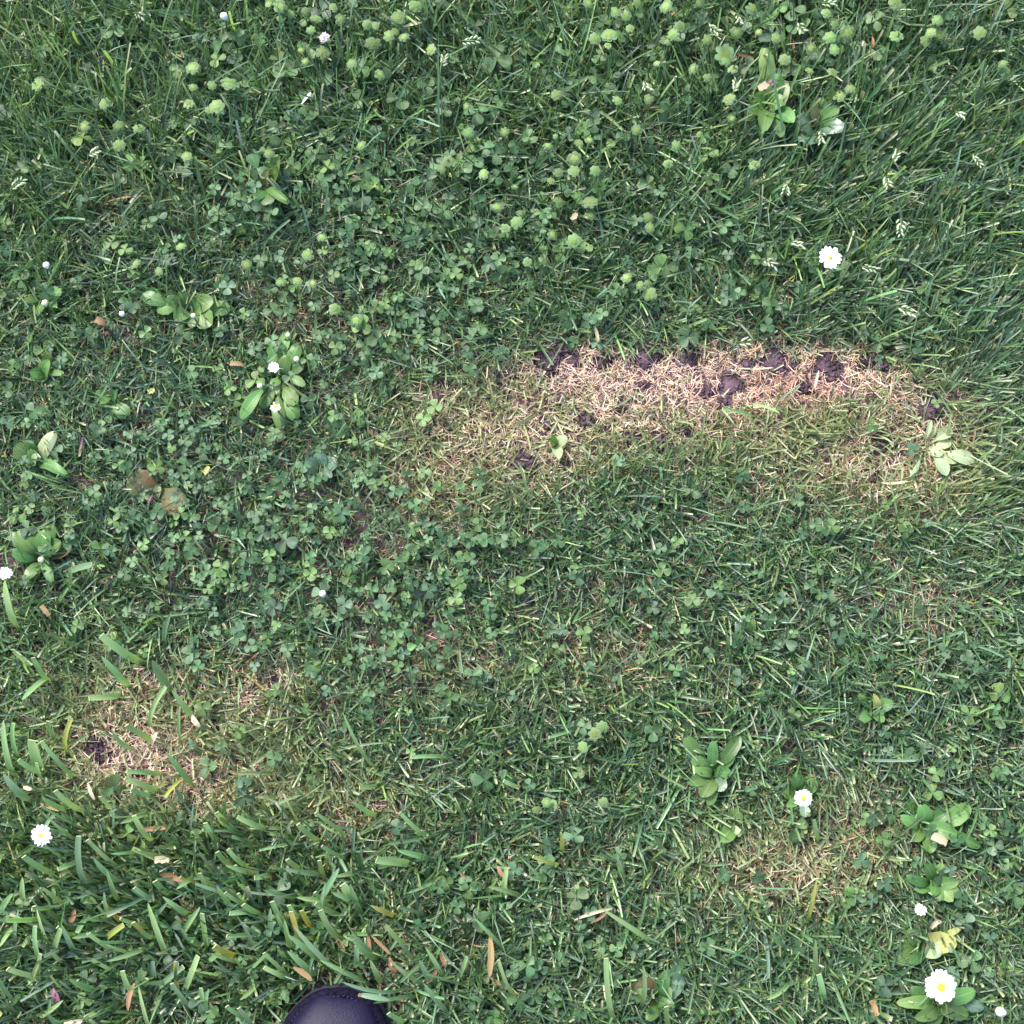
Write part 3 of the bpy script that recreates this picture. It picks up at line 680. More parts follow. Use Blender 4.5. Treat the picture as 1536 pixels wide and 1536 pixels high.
# ------------------------------------------------------------------ broad grass blades, tip pixel, foot pixel, width in pixels, kind
BL = [(152, 953, 212, 990, 12, 'c'), (152, 984, 190, 1026, 10, 'p'), (50, 987, 75, 1014, 8, 'c'), (228, 990, 254, 1034, 13, 'bp'), (134, 1048, 176, 1041, 9, 'c'), (248, 1030, 234, 1088, 7, 'c'),
      (258, 1035, 288, 1074, 9, 'p'), (33, 1050, 66, 1023, 9, 'p'), (107, 1078, 104, 1130, 7, 'yc'), (5, 1080, 25, 1160, 9, 'p'), (20, 1085, 32, 1137, 7, 'c'), (50, 1111, 60, 1155, 19, 'c'),
      (62, 1112, 107, 1162, 7, 'c'), (28, 1140, 66, 1156, 8, 'c'), (55, 1145, 64, 1168, 6, 'c'), (190, 1157, 237, 1160, 7, 'c'), (188, 1168, 237, 1184, 8, 'c'), (83, 1186, 127, 1216, 9, 'c'),
      (62, 1195, 107, 1213, 8, 'p'), (250, 1130, 286, 1177, 9, 'p'), (5, 1160, 46, 1196, 12, 'bp'), (190, 1088, 226, 1111, 9, 'c'), (168, 1098, 202, 1121, 7, 'bp'), (72, 1082, 85, 1106, 6, 'bc'),
      (270, 1060, 272, 1110, 5, 'p'), (150, 1195, 173, 1216, 6, 'c'), (180, 1235, 222, 1219, 8, 'p'), (118, 1254, 142, 1330, 9, 'bc'), (132, 1260, 190, 1308, 7, 'c'), (140, 1287, 192, 1327, 9, 'bp'),
      (36, 1285, 86, 1311, 9, 'c'), (87, 1304, 120, 1291, 7, 'c'), (325, 1219, 362, 1252, 9, 'c'), (308, 1235, 326, 1260, 8, 'c'), (326, 1278, 356, 1301, 8, 'c'), (342, 1274, 374, 1289, 7, 'c'),
      (233, 1322, 262, 1340, 10, 'c'), (202, 1332, 242, 1349, 7, 'bc'), (222, 1354, 250, 1434, 9, 'p'), (264, 1334, 286, 1322, 7, 'p'), (130, 1378, 172, 1374, 8, 'p'), (116, 1398, 136, 1374, 8, 'c'),
      (325, 1328, 353, 1366, 8, 'p'), (365, 1357, 397, 1376, 9, 'c'), (322, 1420, 354, 1430, 10, 'yc'), (275, 1450, 238, 1484, 8, 'bc'), (160, 1442, 224, 1414, 7, 'p'), (91, 1394, 90, 1420, 8, 'c'),
      (208, 1480, 224, 1540, 6, 'p'), (483, 1269, 522, 1286, 6, 'c'), (447, 1236, 477, 1256, 8, 'c'), (565, 1290, 614, 1298, 12, 'c'), (382, 1317, 412, 1308, 8, 'c'), (431, 1289, 450, 1301, 8, 'c'),
      (514, 1327, 540, 1347, 13, 'c'), (501, 1315, 532, 1307, 7, 'p'), (481, 1366, 517, 1410, 9, 'c'), (415, 1370, 434, 1402, 7, 'p'), (432, 1402, 482, 1441, 10, 'p'), (440, 1388, 516, 1456, 8, 'bp'),
      (431, 1426, 472, 1467, 10, 'p'), (480, 1440, 552, 1476, 7, 'p'), (555, 1440, 572, 1472, 8, 'p'), (445, 1346, 498, 1340, 8, 'p'), (498, 1339, 547, 1361, 10, 'p'), (556, 1358, 588, 1372, 8, 'yp'),
      (588, 1444, 638, 1476, 7, 'p'), (513, 1473, 602, 1477, 6, 'bp'), (583, 1520, 606, 1532, 8, 'c'), (578, 1385, 607, 1412, 8, 'p'), (617, 1136, 668, 1139, 6, 'c'), (600, 1219, 650, 1257, 6, 'c'),
      (800, 1285, 834, 1294, 6, 'yc'), (733, 1330, 778, 1346, 7, 'p'), (904, 1364, 982, 1416, 7, 'p'), (909, 1438, 926, 1526, 8, 'c'), (965, 1448, 955, 1512, 7, 'p'), (781, 1286, 818, 1332, 4, 'p'),
      (843, 1250, 842, 1277, 6, 'yp'), (700, 1436, 688, 1468, 6, 'c'), (999, 1510, 1007, 1544, 7, 'c'), (638, 1420, 666, 1468, 6, 'p'), (514, 1068, 564, 1145, 5, 'p'), (824, 1106, 862, 1094, 5, 'c'),
      (1155, 1396, 1188, 1427, 7, 'bp'), (1225, 1320, 1213, 1382, 6, 'yp'), (1221, 1230, 1229, 1260, 6, 'c'), (1223, 1410, 1228, 1462, 8, 'p'), (1228, 1462, 1234, 1504, 9, 'c'), (138, 847, 104, 859, 10, 'bc'),
      (7, 870, 27, 936, 11, 'p'), (257, 918, 252, 966, 7, 'bp'), (122, 292, 124, 328, 6, 'bp'), (1084, 613, 1130, 624, 5, 'c'), (1150, 1500, 1180, 1470, 7, 'p'), (600, 1475, 640, 1440, 5, 'p'),
      (610, 1340, 660, 1310, 5, 'p'), (560, 1505, 625, 1498, 6, 'p'), (0, 1420, 25, 1390, 7, 'p'), (60, 1440, 48, 1470, 7, 'p'), (20, 1340, 6, 1370, 9, 'p'), (1170, 620, 1120, 612, 4, 'p'), (95, 1500, 60, 1520, 7, 'p'),
      (300, 1360, 275, 1400, 8, 'p'), (360, 1500, 385, 1470, 7, 'p'), (395, 1335, 440, 1350, 7, 'p'), (300, 1310, 320, 1345, 7, 'c'), (270, 1390, 300, 1420, 6, 'bp')]
rb = random.Random(91)
while len(BL) < 205:
    x, y = rb.uniform(0, 760), rb.uniform(1170, 1530)
    if rb.random() > math.exp(-((x-230)/330)**2-((y-1370)/150)**2)+.12: continue
    if 400 < x < 620 and y > 1455: continue
    a_ = R(rb.gauss(140, 38)); L_ = rb.uniform(22, 58)
    BL.append((x, y, x-math.cos(a_)*L_, y+math.sin(a_)*L_, rb.uniform(5, 9), rb.choice(['c', 'p', 'p', 'bp', 'bc', 'c', 'yc'])))
for i, (x1, y1, x0, y0, wd, k) in enumerate(BL):
    Lpx = math.hypot(x1-x0, y1-y0)
    hz = rnd.uniform(.020, .032)+.00018*Lpx
    # the foot hides in the turf; the tip stands above it
    foot = P(x0+(x0-x1)*.12, y0+(y0-y1)*.12, 0); tip = P(x1, y1, hz)
    root = Vector((foot.x, foot.y, -.003))
    mat = 'blade_b' if 'b' in k else ('blade_y' if 'y' in k else 'blade')
    cutk = 'c' in k
    tone = {'blade': 'green', 'blade_b': 'bluish', 'blade_y': 'yellowing'}[mat]
    size = ('wide' if wd >= 9 else 'narrow' if wd < 7 else 'medium')+(' long' if Lpx > 52 else ' short' if Lpx < 34 else '')
    endw = 'square-cut' if cutk else 'pointed'
    t = thing('broad_grass_blade', (root.x, root.y, 0), f'{size} {endw} {tone} grass blade {near((x0+x1)/2, (y0+y1)/2)}', 'grass blade', 'broad grass blades standing out of the turf')
    W = wd*PXM*.95*1.05
    a = Vector((0, 0, -.003)); b = tip-Vector((root.x, root.y, 0))
    tw = rnd.uniform(-.35, .35)
    bo = leaf_obj('blade', a, b, W, mat, t, 'cut' if cutk else 'blade', arch=rnd.uniform(.12, .35), fold=rnd.uniform(.15, .5), twist=tw, seed=1000+i)
    if cutk:
        V, F, Uu = leaf_geo(a, b, W, 'cut', arch=0, fold=.3, seed=5)
        d = (b-a).normalized()
        side = Vector((0, 0, 1)).cross(d).normalized(); e = b-d*.0005; hw = W*.41; th = .0004; hlen = rnd.uniform(.0004, .0014)
        up = side.cross(d)*-1
        if up.z < 0: up = -up
        Vv = [e-side*hw, e+side*hw, e+side*hw*.9+d*hlen, e-side*hw*.9+d*hlen*.6]
        Vv = [v+up*th for v in Vv]+[v-up*th for v in Vv]
        obj('cut_end', mesh_py('cut_end', Vv, [(0, 1, 2, 3), (7, 6, 5, 4), (0, 4, 5, 1), (1, 5, 6, 2), (2, 6, 7, 3), (3, 7, 4, 0)], M['cut'], smooth=False), bo)

# ------------------------------------------------------------------ rosettes: centre pixel, leaves as (tip x, tip y, width px, material)
g, dk, pl, ye, bl, br = 'leaf', 'leaf_dark', 'leaf_pale', 'leaf_yel', 'leaf_blue', 'leaf_brown'
ROS = [
 ('daisy_rosette', 424, 566, 'spoon', 'tuft of spoon-shaped daisy leaves under cream buds and a small daisy', 'daisy plant',
  [(405, 517, 15, g), (432, 497, 15, g), (447, 518, 17, g), (384, 529, 15, dk), (362, 628, 16, g), (443, 607, 18, g), (442, 627, 19, g), (421, 641, 16, g), (392, 612, 15, g), (386, 555, 13, dk), (455, 548, 13, dk),
   (408, 577, 11, g), (372, 600, 12, dk), (404, 535, 13, g), (430, 535, 18, g), (458, 578, 11, g), (410, 592, 10, pl)]),
 ('daisy_rosette', 285, 468, 'spoon', 'row of broad spoon-shaped daisy leaves with a tiny white bud', 'daisy plant',
  [(268, 438, 22, g), (262, 482, 20, g), (320, 450, 24, g), (345, 462, 19, g), (318, 488, 26, g), (236, 462, 20, g), (214, 442, 17, dk), (290, 490, 14, dk), (300, 448, 16, dk), (250, 447, 15, dk)]),
 ('plantain', 64, 838, 'oval', 'plantain rosette of upright oval green leaves beside a cream bud', 'plantain',
  [(26, 797, 19, g), (46, 790, 21, g), (68, 797, 21, g), (92, 812, 20, g), (18, 828, 17, dk), (54, 812, 17, g), (29, 837, 12, 'clover_y'), (106, 826, 14, br), (12, 800, 15, dk), (80, 786, 16, dk), (38, 868, 14, dk), (78, 872, 12, g)]),
 ('plantain', 1150, 172, 'oval', 'large plantain with cupped glossy leaves round a withered pink-white flower', 'plantain',
  [(1131, 143, 28, g), (1174, 150, 28, g), (1142, 200, 20, g), (1190, 184, 22, g), (1172, 206, 17, dk), (1160, 128, 22, dk), (1182, 122, 25, pl), (1148, 72, 21, 'clover_y'), (1168, 112, 18, g), (1120, 166, 18, dk)]),
 ('plantain', 1222, 200, 'oval', 'low plantain with dull broad leaves beside the cupped glossy one', 'plantain',
  [(1200, 178, 30, bl), (1204, 212, 26, bl), (1236, 150, 25, g), (1258, 160, 22, g), (1266, 192, 24, bl), (1216, 158, 16, br)]),
 ('plantain', 1068, 1160, 'oval', 'ragged plantain with dark holes between its leaves', 'plantain',
  [(1030, 1106, 19, dk), (1038, 1137, 17, g), (1070, 1112, 13, g), (1100, 1122, 18, g), (1110, 1104, 16, dk), (1030, 1174, 15, g), (1096, 1158, 18, g), (1086, 1186, 20, bl), (1052, 1196, 20, g), (1064, 1208, 14, g), (1042, 1155, 12, g)]),
 ('broadleaf_weed', 1380, 1236, 'oval', 'leafy weed with a cream dry scrap at its foot', 'weed',
  [(1360, 1200, 20, dk), (1384, 1208, 20, g), (1412, 1240, 22, g), (1352, 1226, 14, g), (1368, 1262, 17, g), (1396, 1280, 18, g), (1436, 1252, 18, g), (1456, 1210, 22, g), (1424, 1216, 18, dk), (1470, 1270, 13, g)]),
 ('broadleaf_weed', 1398, 1322, 'oval', 'shaggy weed clump above the pink daisy', 'weed',
  [(1386, 1296, 16, dk), (1400, 1342, 15, g), (1430, 1352, 16, 'clover_y'), (1370, 1334, 14, g), (1414, 1296, 16, g), (1438, 1322, 16, g), (1440, 1338, 12, g), (1412, 1350, 14, g), (1360, 1316, 12, dk)]),
 ('plantain', 1382, 1418, 'round', 'plantain with one large pale yellow leaf', 'plantain',
  [(1434, 1412, 26, ye), (1412, 1428, 24, pl), (1346, 1418, 20, g), (1344, 1444, 17, g), (1442, 1392, 9, ye), (1362, 1396, 15, 'clover_y'), (1366, 1446, 14, dk)]),
 ('plantain', 1405, 1502, 'round', 'dark plantain under the big daisy', 'plantain',
  [(1432, 1450, 22, bl), (1462, 1486, 20, g), (1366, 1484, 19, dk), (1452, 1524, 20, g), (1372, 1528, 16, g), (1398, 1540, 14, dk), (1346, 1504, 15, g), (1476, 1512, 17, bl)]),
 ('pale_rosette', 1384, 673, 'spoon', 'pale whitish-green flattened rosette at the end of the bare strip', 'weed',
  [(1428, 645, 13, pl), (1427, 664, 12, pl), (1414, 682, 14, pl), (1436, 694, 13, pl), (1462, 690, 18, pl), (1420, 714, 16, pl), (1397, 630, 6, pl), (1366, 718, 6, pl), (1404, 640, 5, pl)]),
 ('broadleaf_weed', 58, 692, 'round', 'weed with a broad dull pale leaf and notched edges', 'weed',
  [(22, 668, 27, 'clover_y'), (80, 650, 18, pl), (44, 676, 14, g), (84, 702, 12, g), (98, 712, 13, g), (56, 680, 10, pl), (40, 700, 11, g)]),
 ('daisy_rosette', 172, 600, 'spoon', 'sparse daisy rosette of few light leaves in worn turf', 'daisy plant', [(143, 590, 13, g), (160, 612, 14, g), (190, 624, 20, g), (176, 585, 15, dk), (150, 606, 9, g)]),
 ('daisy_rosette', 70, 566, 'spoon', 'three-leaved daisy rosette by a thin stalk', 'daisy plant', [(44, 556, 17, g), (74, 540, 17, g), (60, 572, 14, g), (96, 560, 8, g)]),
 ('plantain', 404, 282, 'oval', 'dark plantain with one folded brown leaf', 'plantain', [(402, 306, 24, dk), (420, 234, 17, g), (384, 298, 14, dk), (402, 254, 12, br), (430, 300, 12, g)]),
 ('withered_plantain', 232, 752, 'round', 'two broad withered brown-green leaves half buried in grass', 'dead leaves', [(203, 708, 36, br), (278, 752, 34, br), (240, 726, 10, pl)]),
 ('broadleaf_weed', 478, 705, 'round', 'small weed with two round bluish leaves among clover', 'weed', [(482, 680, 20, bl), (458, 690, 21, bl), (505, 692, 20, bl), (498, 716, 12, bl)]),
 ('seedling', 832, 668, 'round', 'pale lime seedling in the bare strip', 'seedling', [(850, 656, 14, pl), (838, 690, 13, pl), (820, 660, 9, 'clover_y'), (828, 652, 9, 'clover_y')]),
 ('seedling', 1308, 1062, 'round', 'yellowing round-leaved seedling in short turf', 'seedling', [(1340, 1054, 17, 'clover_y'), (1288, 1043, 10, 'clover_y'), (1290, 1082, 13, 'clover_y'), (1324, 1084, 14, 'clover_y'), (1310, 1040, 10, ye)]),
 ('broadleaf_weed', 1120, 952, 'round', 'weed with a dull dark round leaf beside light clover', 'weed', [(1106, 932, 22, bl), (1092, 962, 14, g), (1130, 930, 12, g)]),
 ('daisy_rosette', 64, 448, 'spoon', 'daisy rosette with dark folded leaves and white buds', 'daisy plant', [(52, 420, 18, dk), (92, 436, 15, g), (58, 474, 15, g), (36, 452, 12, dk), (86, 462, 12, g)]),
 ('plantain', 985, 1500, 'round', 'plantain with a dull brown leaf and a bluish leaf', 'plantain', [(950, 1470, 26, br), (1024, 1466, 18, bl), (1000, 1456, 17, dk), (972, 1530, 15, g), (1010, 1512, 14, dk)]),
 ('daisy_rosette', 1200, 1190, 'spoon', 'daisy rosette with dark hollow under the daisy', 'daisy plant', [(1172, 1186, 19, g), (1192, 1160, 16, dk), (1224, 1170, 17, g), (1208, 1226, 13, bl), (1180, 1210, 10, g)]),
 ('broadleaf_weed', 1094, 1240, 'oval', 'two-leaved weed in brownish thatch', 'weed', [(1108, 1214, 20, g), (1080, 1262, 20, g), (1112, 1250, 10, pl)]),
]
for (nm, cx, cy, prof, lab, cat, lv) in ROS:
    c = P(cx, cy, 0)
    t = thing(nm, (c.x, c.y, 0), lab, cat)
    for i, (x, y, wd, mk) in enumerate(lv):
        h = rnd.uniform(.008, .019)
        if nm == 'pale_rosette': h = rnd.uniform(.006, .011)
        if cy < 320: h += .014
        if nm == 'withered_plantain': h = rnd.uniform(.011, .014)
        tip = P(x, y, h)-Vector((c.x, c.y, 0))
        fl = Vector((tip.x, tip.y, 0)); L = fl.length
        # leaves whose foot is hidden start a little way out from the crown
        st_ = fl*.06+Vector((0, 0, -.002))
        W = wd*PXM*1.25
        pf = prof if L > W*1.5 else 'round'
        lo = leaf_obj('leaf', st_, tip, W, mk if mk in M else 'leaf', t, pf, arch=rnd.uniform(.25, .55), fold=rnd.uniform(.05, .3), cup=rnd.uniform(-.6, .8), twist=rnd.uniform(-.3, .3), wav=rnd.uniform(.02, .13))
        if mk == br: lo['label'] = 'withered brown leaf'
        elif mk == ye: lo['label'] = 'yellowing leaf'

# ------------------------------------------------------------------ daisies
def petal_mesh(mat):
    rows = [(.18, .30), (.40, .62), (.65, .95), (.86, .88), (1.0, .35)]
    V = []; F = []
    for (t, wd) in rows:
        for x in (-1, 0, 1): V.append((x*wd*.105, t, .03*(1-x*x)-.10*t*t+.08*t))
    for i in range(4):
        for j in range(2): F.append((i*3+j, i*3+j+1, (i+1)*3+j+1, (i+1)*3+j))
    return mesh_py('petal', V, F, M[mat])
PET = {k: petal_mesh(k) for k in ('petal', 'petal_pink')}
def dome(rad, h, mat, name, seg=10, rings=4, bump=.08):
    V = []; F = []
    r = random.Random(3)
    for i in range(rings):
        a = (math.pi/2)*i/rings
        for k in range(seg):
            q = 6.283*k/seg+i*.3; f = 1+r.uniform(-bump, bump)
            V.append((rad*math.cos(a)*math.cos(q)*f, rad*math.cos(a)*math.sin(q)*f, h*math.sin(a)*f))
    V.append((0, 0, h)); b = len(V)-1
    for i in range(rings-1):
        for k in range(seg): F.append((i*seg+k, i*seg+(k+1) % seg, (i+1)*seg+(k+1) % seg, (i+1)*seg+k))
    for k in range(seg): F.append(((rings-1)*seg+k, (rings-1)*seg+(k+1) % seg, b))
    V.append((0, 0, -h*.4)); 
    for k in range(seg): F.append(((k+1) % seg, k, len(V)-1))
    return mesh_py(name, V, F, M[mat])
def daisy(x, y, rpx, h, tilt, npet, label, pink=False, lift=0.0, missing=(), foot=(6, 14), disc=.27):
    hd = P(x, y, h); b = P(x+foot[0], y+foot[1], 0)
    t = thing('daisy', (b.x, b.y, 0), label, 'daisy', 'daisies in the lawn')
    o = Vector((hd.x-b.x, hd.y-b.y, h)); R_ = rpx*PXM*(1-h/DIST)*1.02
    Vv, Ff = tube(bend((0, 0, -.004), o-Vector((0, 0, .0008)), (.002, -.002, 0), 7), [.0009]*7, 6)
    obj('stem', mesh_py('stem', Vv, Ff, M['stem']), t)
    m = Matrix.Translation(o) @ Euler((tilt[0], tilt[1], rnd.uniform(0, 6))).to_matrix().to_4x4()
    cup = obj('bract_cup', dome(R_*.34, -R_*.26, 'stem', 'bract_cup'), t); cup.matrix_local = m
    d = obj('disc', dome(R_*disc, R_*.16, 'disc', 'disc', 12, 4, .14), t); d.matrix_local = m @ Matrix.Translation((0, 0, R_*.06))
    for lay in range(2):
        n_ = npet if lay == 0 else int(npet*.7)
        for k in range(n_):
            a = 6.283*(k+.5*lay)/n_+rnd.uniform(-.10, .10)
            if lay == 0 and k in missing: continue
            if lay == 1 and missing and k < len(missing): continue
            p = obj('petal', PET['petal_pink' if (pink and rnd.random() < .5) else 'petal'], t)
            s = R_*rnd.uniform(.88, 1.07)*(1 if lay == 0 else .93)
            p.matrix_local = m @ Matrix.Translation((0, 0, R_*.03*lay)) @ Matrix.Rotation(a, 4, 'Z') @ Matrix.Rotation(lift+rnd.uniform(-.12, .16), 4, 'X') @ Matrix.Diagonal((R_*rnd.uniform(1.35, 1.75), s, s, 1))
    return t
daisy(1245, 387, 18.5, .058, (.10, -.10), 15, 'fully open white daisy with a faint yellow centre among pale grass ears', disc=.12, lift=.08)
daisy(1411, 1480, 23, .052, (.05, .05), 20, 'largest white daisy with a bright yellow centre below the yellow leaf', disc=.26)
daisy(1205, 1197, 13.5, .048, (.05, -.25), 16, 'small open daisy with a yellow centre above the brown thatch', disc=.27, foot=(12, 18))
daisy(62, 1253, 15.5, .050, (.1, -.15), 15, 'rounded white daisy standing in broad grass blades', disc=.22)
daisy(410, 552, 9.5, .040, (.2, -.2), 12, 'small half-closed white daisy among cream buds', lift=.45, disc=.12)
daisy(413, 610, 9, .030, (-.2, .3), 12, 'damaged daisy with half its petals gone and yellow centre showing', missing=(6, 7, 8, 9, 10), disc=.33)
daisy(1379, 1366, 10.5, .045, (.35, -.2), 13, 'half-closed pink-flushed daisy beside the shaggy weed', pink=True, lift=.5, disc=.1, foot=(-8, 14))
daisy(8, 861, 11, .045, (.2, .3), 13, 'half-closed white daisy on a stalk beside the oval-leaved plantain', lift=.3, disc=.1, foot=(4, 22))

def bud(x, y, rpx, h, label, mat='cream', pinky=False, cat='bud'):
    hd = P(x, y, h); off = Vector((rnd.uniform(-.006, .006), rnd.uniform(-.010, -.002), 0))
    t = thing('daisy_bud', (hd.x+off.x, hd.y+off.y, 0), label, cat, 'daisy buds in the lawn')
    R_ = rpx*PXM
    o = -off+Vector((0, 0, h))
    Vv, Ff = tube(bend((0, 0, -.004), o, (.001, .001, 0), 6), [.0008]*6, 5)
    obj('stem', mesh_py('stem', Vv, Ff, M['stem']), t)
    m = Matrix.Translation(o) @ Euler((rnd.uniform(-.3, .3), rnd.uniform(-.3, .3), 0)).to_matrix().to_4x4()
    q = obj('bract_cup', dome(R_*.98, -R_*.8, 'stem', 'bract_cup'), t); q.matrix_local = m
    q = obj('closed_petals', dome(R_*.9, R_*1.0, mat, 'closed_petals', 9, 4, .10), t); q.matrix_local = m
    if pinky:
        cp = q; q = obj('pink_tip', dome(R_*.55, R_*.5, 'petal_pink', 'pink_tip', 8, 3, .1), cp); q.matrix_local = Matrix.Translation((R_*.4, -R_*.1, R_*.62))
    return t
bud(445, 539, 5, .030, 'round cream daisy bud beside a dark round leaf in the daisy tuft')
bud(390, 579, 5, .028, 'round cream daisy bud over bare soil in the daisy tuft')
bud(432, 503, 4, .026, 'tiny cream bud at the tip of the daisy tuft')
bud(183, 471, 5, .032, 'white bud beside a yellow leaf', 'petal')
bud(290, 474, 4.5, .028, 'tiny white bud in the row of spoon-shaped leaves', 'petal')
bud(70, 398, 6, .034, 'white opening bud on a long stalk among dark folded leaves', 'petal')
bud(68, 455, 6, .030, 'pale cream bud lower in the dark folded leaves')
bud(62, 840, 5.5, .028, 'cream bud at the foot of the oval-leaved plantain')
bud(484, 891, 6, .030, 'pink-tipped white bud among clover', 'petal', True)
bud(1500, 1518, 8, .036, 'pinkish white bud by the dark plantain', 'petal', True)
bud(336, 25, 7, .042, 'lone white bud above tall grass', 'petal')
bud(1315, 1327, 4, .016, 'tiny cream bud in short turf beside the shaggy weed')

# ------------------------------------------------------------------ white clover flower
def clover_flower(x, y, rpx, h):
    hd = P(x, y, h); t = thing('clover_flower', (hd.x, hd.y-.006, 0), 'fuzzy pinkish-white clover flower among pale hop clover heads', 'clover flower')
    o = Vector((0, .006, h)); R_ = rpx*PXM
    Vv, Ff = tube(bend((0, 0, -.004), o, (.001, 0, 0), 6), [.0008]*6, 5)
    obj('stem', mesh_py('stem', Vv, Ff, M['stem']), t)
    me = mesh_py('floret', [(-.18, 0, 0), (.18, 0, 0), (.24, .6, .05), (.05, 1, .12), (-.22, .7, .05), (0, .45, .22)], [(0, 1, 5), (1, 2, 5), (2, 3, 5), (3, 4, 5), (4, 0, 5)], M['clovwhite'], False)
    for k in range(38):
        f = obj('floret', me, t)
        z = 1-1.5*(k+.5)/38; a = k*2.4
        f.matrix_local = Matrix.Translation(o) @ Matrix.Rotation(a, 4, 'Z') @ Matrix.Rotation(math.asin(max(-1, min(1, z))), 4, 'X') @ Matrix.Diagonal((R_, R_*rnd.uniform(.85, 1.2), R_, 1))
clover_flower(487, 57, 8.5, .036)

# ------------------------------------------------------------------ pale grass ears
SPK = None
def spikelet_mesh():
    V, F = tube([(0, 0, 0), (0, .25, 0), (0, .55, .02), (0, .85, .02), (0, 1, 0)], [.06, .20, .24, .15, .02], 6)
    return mesh_py('spikelet', V, F, M['spike'])
SPK = spikelet_mesh()
EARS = [(1343, 236, -60, 16, 6, 'with scattered grains'), (1465, 240, 60, 22, 7, 'spread wide'), (1180, 283, 100, 16, 6, 'hanging straight'), (1330, 272, 80, 16, 7, 'dense and stubby'), (1351, 340, 95, 26, 9, 'tall and dense'),
        (1195, 366, 10, 18, 7, 'touching the open daisy stalk'), (1155, 394, 30, 20, 7, 'low beside the open daisy'), (1303, 402, 15, 22, 8, 'with bright paired grains'), (1358, 465, 20, 24, 7, 'tilted over bright turf'),
        (25, 276, -40, 22, 9, 'white and drooping near twin shoots'), (140, 229, -25, 17, 7, 'half hidden in clover'), (208, 22, 40, 12, 5, 'tiny and pale'), (664, 92, -70, 16, 7, 'starry among hop clover'), (705, 61, 0, 26, 8, 'lying sideways and pointed'),
        (1070, 42, 50, 20, 7, 'arched between hop clover heads'), (1103, 130, -70, 18, 8, 'white beside the plantain flower'), (1108, 28, 80, 12, 6, 'cream topping a clover'), (1200, 40, 60, 16, 6, 'greenish in a dark gap'), (1242, 4, 0, 22, 7, 'white among plump heads'),
        (968, 128, 70, 14, 6, 'thin and brownish'), (1232, 205, 85, 20, 7, 'narrow above the low plantain'), (1115, 513, 0, 14, 6, 'creamy at the edge of the straw strip'), (1440, 170, 30, 14, 5, 'small by a bluish leaf')]
for (x, y, ang, Lp, nsp, ds) in EARS:
    h = rnd.uniform(.036, .050)
    a = R(ang); L = Lp*PXM
    hd = P(x, y, h); dirv = Vector((math.cos(a), -math.sin(a), 0))
    base = Vector((hd.x, hd.y, 0))-dirv*.014+Vector((0, -.008, 0))
    t = thing('grass_ear', base, f'pale grass ear {ds}', 'grass ear', 'pale flowering grass ears')
    e0 = hd-dirv*L*.5-base; e1 = hd+dirv*L*.5-base
    pts = bend((0, 0, -.004), e0, (0, 0, .006), 5)+[e0.lerp(e1, .5), e1]
    Vv, Ff = tube(pts, [.0005]*len(pts), 4)
    obj('stem', mesh_py('stem', Vv, Ff, M['stem']), t)
    for k in range(nsp):
        f = (k+.5)/nsp; sgn = 1 if k % 2 else -1
        s = obj('spikelet', SPK, t)
        p = e0.lerp(e1, f)+Vector((-dirv.y, dirv.x, 0))*sgn*rnd.uniform(0, .0016)
        sc = rnd.uniform(.0034, .0052)
        s.matrix_local = Matrix.Translation(p) @ Matrix.Rotation(-a-math.pi/2+sgn*rnd.uniform(.2, .8), 4, 'Z') @ Matrix.Rotation(rnd.uniform(-.3, .5), 4, 'X') @ Matrix.Diagonal((sc*.8, sc, sc*.8, 1))

